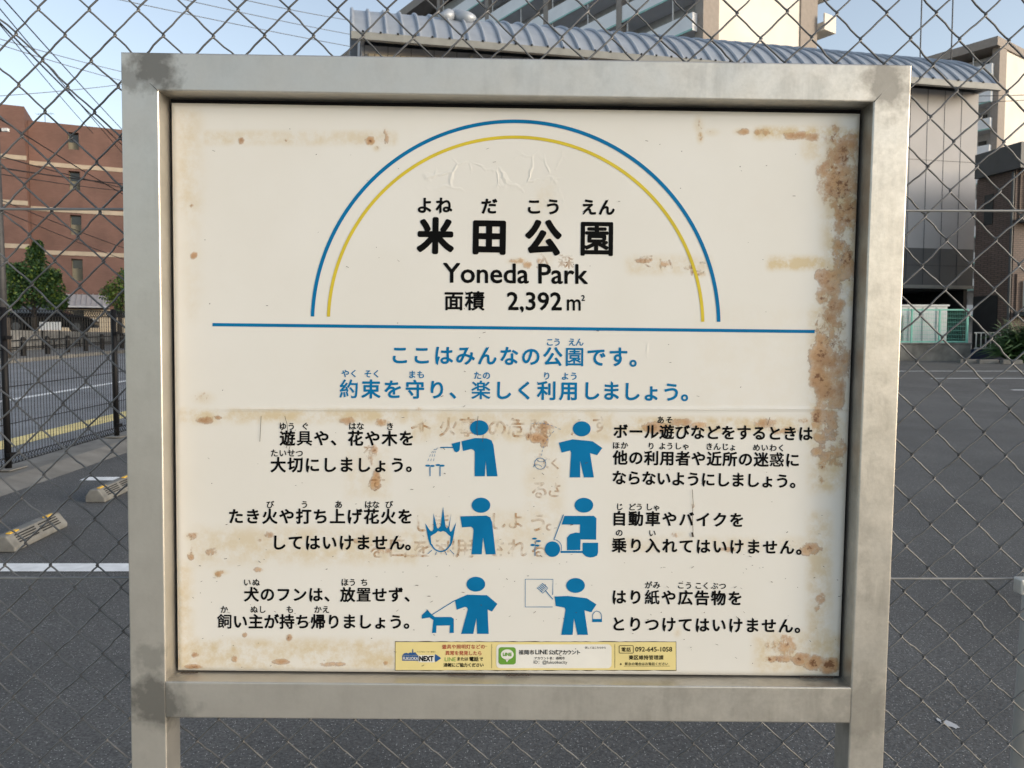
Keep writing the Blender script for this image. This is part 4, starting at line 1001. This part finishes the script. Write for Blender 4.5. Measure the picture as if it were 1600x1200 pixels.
# ---------------------------------------------------------------- grey building with barrel roof
g0 = Vector((-5.1, 26.7, 0)); EG = Vector((4.7, 1, 0)).normalized(); NG = Vector((-1, 4.7, 0)).normalized(); LG = 24.9
gb = thing('barrel_roof_building', 'long grey panelled building with ribbed blue grey barrel roof behind the sign', 'building', g0)
def GP(u, v, z): return tuple(EG * u + NG * v + Vector((0, 0, z)))
ze = 11.72
R_, th0 = 6.2, rad(50)
wd = 2 * R_ * math.sin(th0)
def rp(u, th, h=0): return GP(u, -.45 + R_ * math.sin(th0) - (R_ + h) * math.sin(th), ze - R_ * math.cos(th0) + (R_ + h) * math.cos(th))
b = MB(); ths = np.linspace(th0, -th0, 36)
vs = [rp(u, t) for t in ths for u in (-.35, LG + .15)] + [rp(u, t, -.12) for t in ths for u in (-.35, LG + .15)]
n = len(ths); fs = []
for i in range(n - 1):
    a = 2 * i; q = 2 * n
    fs += [(a, a + 1, a + 3, a + 2), (a + q, a + 2 + q, a + 3 + q, a + 1 + q), (a, a + 2, a + 2 + q, a + q), (a + 1, a + 1 + q, a + 3 + q, a + 3)]
b.add(vs, fs)
for i in range(46):
    u = -.3 + i * (LG + .38) / 45.0
    b.tube([rp(u, t, .03) for t in ths], .062, 6)
b.build('roof', M['roof'], gb, smooth=False, fix=False)
MB().tube([rp(u, .5 + .03 * math.sin(u * 7), .12) for u in np.linspace(2.75, 4.15, 12)], [.03, .14, .2, .24, .2, .23, .25, .22, .24, .2, .13, .03], 12).build('roof_vent_cap', M['roof'], gb, smooth=True)
for u in (-.05, LG - .15):
    poly = [( -.2 + R_ * math.sin(th0) - (R_ - .13) * math.sin(t) - .2, ze - R_ * math.cos(th0) + (R_ - .13) * math.cos(t)) for t in ths]
    MB().prism(poly, lambda a_, c_, d: GP(d, a_, c_), u, u + .14).build('gable_wall', M['panel_wall'], gb)
b = MB(); b.box(-.35, LG + .16, -.62, -.44, ze - .22, ze + .02, fn=GP); gut = b.build('gutter', M['gutter'], gb)
b = MB()
for i in range(43): u = i * .575; b.box(u, u + .07, -.64, -.625, ze + .0, ze + .06, fn=GP)
b.build('gutter_clip', M['dark'], gut)
b = MB(); b.box(0, LG, .35, 8.4, 5.3, ze - .05, fn=GP); b.build('wall', M['panel_wall'], gb)
b = MB(); b.box(0, LG, .35, 8.4, 3.8, 5.298, fn=GP); b.build('lower_wall', M['panel_dark'], gb)
b = MB(); b.box(-.01, LG + .01, .3, 8.42, 3.66, 3.798, fn=GP); b.build('sill_beam', M['gutter'], gb)
# joints between the wall panels
b = MB()
for i in range(1, 32):
    u = LG - i * .8
    b.box(u - .008, u + .008, .338, .349, 3.81, ze - .06, fn=GP)
for z in (4.6, 8.85): b.box(0, LG, .339, .3485, z - .008, z + .008, fn=GP)
b.build('panel_joint', M['dark_roof'], gb)
b = MB(); b.box(.2, 3.9, .25, .335, ze - .66, ze - .36, fn=GP); b.build('tile_band', M['lit_tile'], gb)
b = MB(); b.box(.2, 4.6, .3, .336, 9.71, ze - .67, fn=GP); b.build('render_panel', M['pinkwall'], gb)
b = MB(); b.box(4.62, 16, .3, .336, 9.71, ze - .2, fn=GP); b.build('render_panel', M['pinkwall'], gb)
MB().tube([GP(3.75, .1, ze - .2), GP(3.75, .1, 1)], .06, 8).build('downpipe', M['gutter'], gb)
b = MB(); b.box(0, LG - .02, 4.2, 4.6, .6, 3.66, fn=GP); b.build('undercroft_wall', M['shade_black'], gb)  # coloured near-black in place of the recess shade
for u in (.3, 6, 12, 18, LG - .46): b = MB(); b.box(u, u + .45, 2.6, 3.05, .6, 3.66, fn=GP); b.build('pillar', M['shade_black'], gb)
b = MB(); b.box(LG - .2, LG - .02, .6, 4.19, .6, 3.66, fn=GP); b.build('end_screen', M['shade_black'], gb)
b = MB(); b.box(21.2, 22.4, 4.1, 4.19, .9, 3.3, fn=GP); b.build('window', M['slot'], gb)
b = MB(); b.box(24.0, 25.2, 3.9, 4.19, .9, 3.5, fn=GP); b.build('door', M['blue_sheet'], gb)

# ---------------------------------------------------------------- concrete wall, green fence, white box on the right
def py_(v): return v
cw = thing('retaining_wall', 'low stained concrete retaining wall below the green mesh fence', 'wall', at(1460, 551, 26.9))
o0 = cw.location.copy()
zt2, zb2 = at(1460, 538, 26.9).z, gz(26.9) - .1
xa, xb = at(1300, 550, 26.9).x, at(1517, 550, 26.9).x
MB().box(xa - o0.x, xb - o0.x, 0, .3, zb2 - o0.z, zt2 - o0.z).build('block', M['stained_concrete'], cw, bevel=.02)
MB().box(xa - o0.x - .02, xb - o0.x + .02, -.03, .33, zt2 - o0.z, zt2 - o0.z + .05).build('coping', M['stained_concrete'], cw)
gf = thing('green_mesh_fence', 'mint green wire mesh fence standing on the concrete wall', 'fence', (at(1513, 537, 27).x, 27.05, zt2 + .05))
hf = at(1460, 484, 27).z - zt2 - .05
wf = at(1513, 537, 27).x - at(1300, 537, 27).x
dxp = at(1513, 537, 27).x - at(1469.5, 537, 27).x
for k in range(6):
    x = -k * dxp
    if x < -wf: break
    MB().box(x - .055, x + .0, -.03, .03, 0, hf + .03).build('post', M['green_steel'], gf)
b = MB()
for z in (.04, hf): b.box(-wf, -.06, -.02, .02, z - .025, z + .025)
b.build('rail', M['green_steel'], gf)
b = MB()
for i in range(int(wf / .06)): b.tube([(-.07 - i * .06, .026, .05), (-.07 - i * .06, .026, hf)], .0045, 4, cap=False)
for i in range(1, 8): b.tube([(-wf, .028, i * hf / 8), (-.06, .028, i * hf / 8)], .005, 4, cap=False)
b.build('wire_mesh', M['green_steel'], gf, fix=False)
wx = at(1471, 476, 28).x
wb = thing('storage_shed', 'white ribbed sheet metal storage box behind the green fence', 'storage box', (wx, 27.6, zt2 - .1))
hb = at(1440, 476, 27.6).z - zt2 + .1
MB().box(-4.0, 0, 0, 1.6, 0, hb - .06).build('body', M['white_box'], wb)
b = MB(); b.box(-4.05, .05, -.05, 1.65, hb - .058, hb); b.build('lid', M['white_box'], wb)
b = MB()
for i in range(8): b.box(-3.9 + i * .5, -3.86 + i * .5, -.02, -.002, .05, hb - .1)
b.build('rib', M['grey_wall'], wb)
b = MB(); b.box(-1.62, -1.58, -.035, -.021, .2, hb * .75); b.build('handle', M['gutter'], wb)
xa2 = at(1517, 545, 27).x
fw_ = thing('bank_wall', 'dark block wall at the foot of the brown brick building', 'wall', (xa2, 27.2, .7))
MB().box(.02, 9, 0, .25, -.2, at(1540, 546, 27.2).z - .7).build('block', M['blue_sheet'], fw_)
pr2 = thing('picket_railing', 'white metal picket railing beside the green mesh fence', 'railing', (xa2 + .05, 26.9, at(1540, 546, 26.9).z))
hp = at(1540, 519, 26.9).z - at(1540, 546, 26.9).z
b = MB(); b.box(0, 5, -.015, .015, hp - .04, hp); b.box(0, 5, -.015, .015, .02, .06); b.build('rail', M['white_pipe'], pr2)
b = MB()
for i in range(28): b.box(.05 + i * .17, .075 + i * .17, -.012, .012, .061, hp - .041)
b.build('picket', M['white_pipe'], pr2)
for x in (1.28, 1.62, 4.9): MB().box(x, x + .06, -.05, -.017, -.35, hp).build('post', M['white_pipe'], pr2)
for k, (px, py, lab) in enumerate(((1513, 567, 'pale kerb stone at the end of the concrete wall'), (1543, 568, 'pale kerb stone below the white picket railing'), (1580, 572, 'pale kerb stone at the foot of the spiky bush'))):
    p = at(px, py, 25.6 - k * .3); q = thing('kerb_stone', lab, 'kerb stone', (p.x, 25.6 - k * .3, gz(25.6)), group='kerb stones in front of the wall')
    MB().box(-.32, .32, -.08, .1, -.02, .13).build('block', M['concrete'], q, bevel=.02)
# spiky leaved bush
rng = random.Random(9)
sb = thing('spiky_bush', 'dark green bush of long arching leaves at the right edge', 'bush', (at(1588, 570, 25.8).x + .25, 26.1, gz(26)))
b = MB()
for i in range(1100):
    a = rng.uniform(0, 6.283); el = rng.uniform(.25, 1.45); l = rng.uniform(.7, 1.6)
    base = Vector((rng.uniform(-.35, .9), rng.uniform(-.3, .3), rng.uniform(.0, .75)))
    d = Vector((math.cos(a) * math.cos(el), math.sin(a) * math.cos(el), math.sin(el))); w = d.orthogonal().normalized() * .022
    p1 = base + d * l * .5; p2 = base + d * l * .95 + Vector((0, 0, -.3 * l))
    b.add([base - w, base + w, p1 + w * 1.3, p1 - w * 1.3, p2], [(0, 1, 2, 3), (3, 2, 4)])
b.build('foliage', M['leaf_a'], sb, fix=False)
b = MB(); b.tube([(0, 0, 0), (.1, 0, .7)], .1, 8); b.tube([(.5, 0, 0), (.5, 0, .7)], .09, 8); b.build('stem', M['bark'], sb)

# ---------------------------------------------------------------- brown brick house at the right edge
hx = at(1583, 400, 28).x
hh = thing('brown_brick_house', 'dark brown brick building with slate fascia at the right edge', 'building', (hx, 28, 0))
def HP(u, v, z): return tuple(EG * u + NG * v + Vector((0, 0, z)))
ztp = at(1583, 226, 28).z
b = MB(); b.box(0, 6.0, 0, 1.75, .6, ztp - .9, fn=HP); b.build('wall', M['dark_brick'], hh)
b = MB(); b.box(-.22, 6.3, -.4, 1.65, ztp - .898, ztp, fn=HP); b.build('fascia', M['dark_roof'], hh)
for pt, pb in ((262, 341), (428, 487)):
    z1, z0 = at(1590, pt, 28).z, at(1590, pb, 28).z
    b = MB(); b.box(-.1 + .25, 3.2, -.06, -.004, z0, z1, fn=HP); w = b.build('bay_panel', M['brown_brick'], hh)
    MB().tube([HP(.42, -.14, z0), HP(.42, -.14, z1 - .25)], .06, 8).build('white_pipe', M['white_pipe'], w, smooth=True)
    b = MB(); b.box(1.2, 2.6, -.09, -.064, z0 + .4, z1 - .3, fn=HP); b.build('pane', M['slot'], w)
    b = MB(); b.box(.1, 3.4, -.5, -.002, z0 - .16, z0 - .02, fn=HP); b.build('ledge', M['dark_roof'], hh)
MB().tube([HP(-.06, .06, .6), HP(-.06, .06, ztp - .95)], .05, 8).build('drainpipe', M['dark_roof'], hh)
b = MB(); b.box(-.03, -.003, .95, 1.35, at(1535, 352, 29.2).z, at(1535, 305, 29.2).z, fn=HP); b.build('window', M['slot'], hh)
b = MB(); b.box(-.03, -.003, .6, 1.72, 1.0, 3.2, fn=HP); b.build('dark_infill', M['shade_black'], hh)  # dark sheet painted in for the shaded gap beside the undercroft

# ---------------------------------------------------------------- apartment blocks behind
DA = Vector((-.577, .816, 0)); DB = Vector((.816, .577, 0))
def apartments(name, label, corner, top, low, step, len_a, len_b, end_col, bay, bal_end):
    r = thing(name, label, 'apartment building', (corner.x, corner.y, 0))
    F = lambda a, c_, z: tuple(DA * a + DB * c_ + Vector((0, 0, z)))      # a: along the galleries, c: along the end wall
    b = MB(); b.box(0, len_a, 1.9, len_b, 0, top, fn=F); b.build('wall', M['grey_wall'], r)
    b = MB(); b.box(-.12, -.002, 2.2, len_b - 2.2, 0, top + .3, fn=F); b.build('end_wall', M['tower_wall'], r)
    for c0, c1 in ((.5, 2.19), (len_b - 2.19, len_b + .01)):
        b = MB(); b.box(-.25, .5, c0, c1, 0, top + .35, fn=F); b.build('column', M['tower_col'], r)
    b = MB(); b.box(-.3, len_a, -.25, len_b + .3, top + .36, top + 1.3, fn=F); b.build('cornice', M['tower_col'], r)
    z = low
    while z < top - 1:
        b = MB(); b.box(.3, len_a, .0, 1.89, z - .16, z, fn=F); b.box(.3, len_a, .0, .12, z + .002, z + 1.1, fn=F); b.box(.3, .42, .13, .49, z + .002, z + 1.1, fn=F)
        g = b.build('balcony', M['white_wall'], r)
        b = MB(); b.box(.28, len_a, -.04, -.004, z - .17, z - .04, fn=F); b.build('trim', M['teal'], g)
        b = MB()
        a = 2.2
        while a < len_a - 1: b.box(a, a + .08, .02, .1, z + 1.1, z + step - .17, fn=F); a += bay / 2
        b.build('thin_post', M['white_pipe'], g)
        b = MB(); a = 1.4
        while a < len_a - 3:
            b.box(a, a + .85, 1.84, 1.895, z + .05, z + 2.0, fn=F); b.box(a + 1.5, a + 2.9, 1.84, 1.895, z + .9, z + 1.9, fn=F); a += bay / 2
        b.build('door_row', M['slot'], g)
        if bal_end:
            b = MB(); b.box(-.9, len_a * .2, len_b + .03, len_b + 1.6, z - .16, z, fn=F); b.box(-.9, -.78, len_b + .03, len_b + 1.6, z + .002, z + 1.15, fn=F); b.box(-.77, len_a * .2, len_b + 1.48, len_b + 1.6, z + .002, z + 1.15, fn=F)
            b.build('balcony', M['tower_wall'], r)
        z += step
    a = bay * .8
    while a < len_a - 1:
        b = MB(); b.box(a, a + .6, -.06, .45, 0, top + .35, fn=F); b.build('pillar', M['tower_col'], r); a += bay
    return r
cA = at(1087, 40, 56)
tw = apartments('apartment_tower', 'tall cream apartment block with white galleries rising behind the barrel roof', cA, 39.0, at(1080, 41, 56).z - 2.9 * 5, 2.9, 66, 14.2, 0, 9.5, True)
cB = at(1556, 60, 85)
apartments('apartment_block', 'farther cream apartment block with balconies left of the brown brick house', cB, at(1547, 58, 85).z - 1.3, at(1530, 113, 85).z - 2.9 * 9, 2.9, 40, 14, 0, 8, False)
for px, lab in ((1437.5, 'thin roof aerial pole left of the pair above the barrel roof'), (1486, 'thin roof aerial pole right of the pair above the barrel roof')):
    p = at(px, 97, 38); q = thing('aerial_pole', lab, 'pole', (p.x, 38, 12.0), group='aerial poles over the barrel roof')
    MB().tube([(0, 0, 0), (0, 0, 9)], .03, 6).build('mast', M['pole'], q)
    MB().box(-.05, .05, -.05, .05, 0, .6).build('bracket', M['pole'], q)

# ---------------------------------------------------------------- overhead cables
def cable(p0, p1, D0, D1, r, m, sag, label, grp):
    a, e = at(*p0, D0), at(*p1, D1); d = e - a; a2, e2 = a - d * .6, e + d * .25
    pts = [a2 + (e2 - a2) * t - Vector((0, 0, sag * 4 * t * (1 - t))) for t in np.linspace(0, 1, 25)]
    o = MB().tube([p - pts[0] for p in pts], r, 6).build('overhead_cable', m, smooth=True); o.location = pts[0]
    tag(o, label, 'cable', grp)
BK, GY = 'black overhead cables at the upper left', 'thin grey overhead lines across the sky'
for p0, p1, r, lab in (((12, 0), (190, 200), .016, 'black cable dropping steeply from the top left, uppermost of the bundle'), ((0, 8), (190, 236), .014, 'black cable dropping steeply from the left edge, second of the bundle'), ((0, 30), (190, 224), .022, 'thickest black cable of the steep bundle at upper left'), ((0, 33), (130, 190), .013, 'black cable ending lowest of the steep bundle at upper left')):
    cable(p0, p1, 18, 34, r, M['cable'], .1, lab, BK)
for p0, p1, r, lab in (((0, 180), (190, 300), .022, 'black cable sloping across the top storey of the brick building'), ((0, 238), (190, 291), .02, 'thick black cable just above the second cream band'), ((0, 256), (190, 285), .026, 'thickest black cable level across the brick building'), ((0, 266), (190, 296), .016, 'black cable level across the brick building below the thickest'), ((0, 306), (190, 384), .016, 'lower black cable sloping across the brick building'), ((0, 322), (190, 402), .015, 'lowest black cable sloping across the brick building')):
    cable(p0, p1, 27, 40, r, M['cable'], .15, lab, BK)
for p0, p1, lab in (((0, 56), (190, 110), 'highest thin grey line above the brick building'), ((0, 65), (190, 124), 'second thin grey line above the brick building'), ((0, 145), (190, 130), 'thin grey line rising gently above the brick building'), ((212, 0), (560, 73), 'thin grey line nearest the sign top, sloping to the barrel roof'), ((312, 0), (560, 54), 'middle thin grey line sloping to the barrel roof'), ((405, 0), (562, 32), 'uppermost thin grey line sloping to the barrel roof')):
    cable(p0, p1, 45, 60, .024, M['grey_cable'], .2, lab, GY)
for p0, p1, lab in (((1500, 149), (1600, 148), 'upper thin dark line crossing the farther apartment block'), ((1500, 160), (1600, 156), 'lower thin dark line crossing the farther apartment block')):
    cable(p0, p1, 50, 50, .02, M['cable'], .05, lab, 'thin dark lines before the farther apartment block')
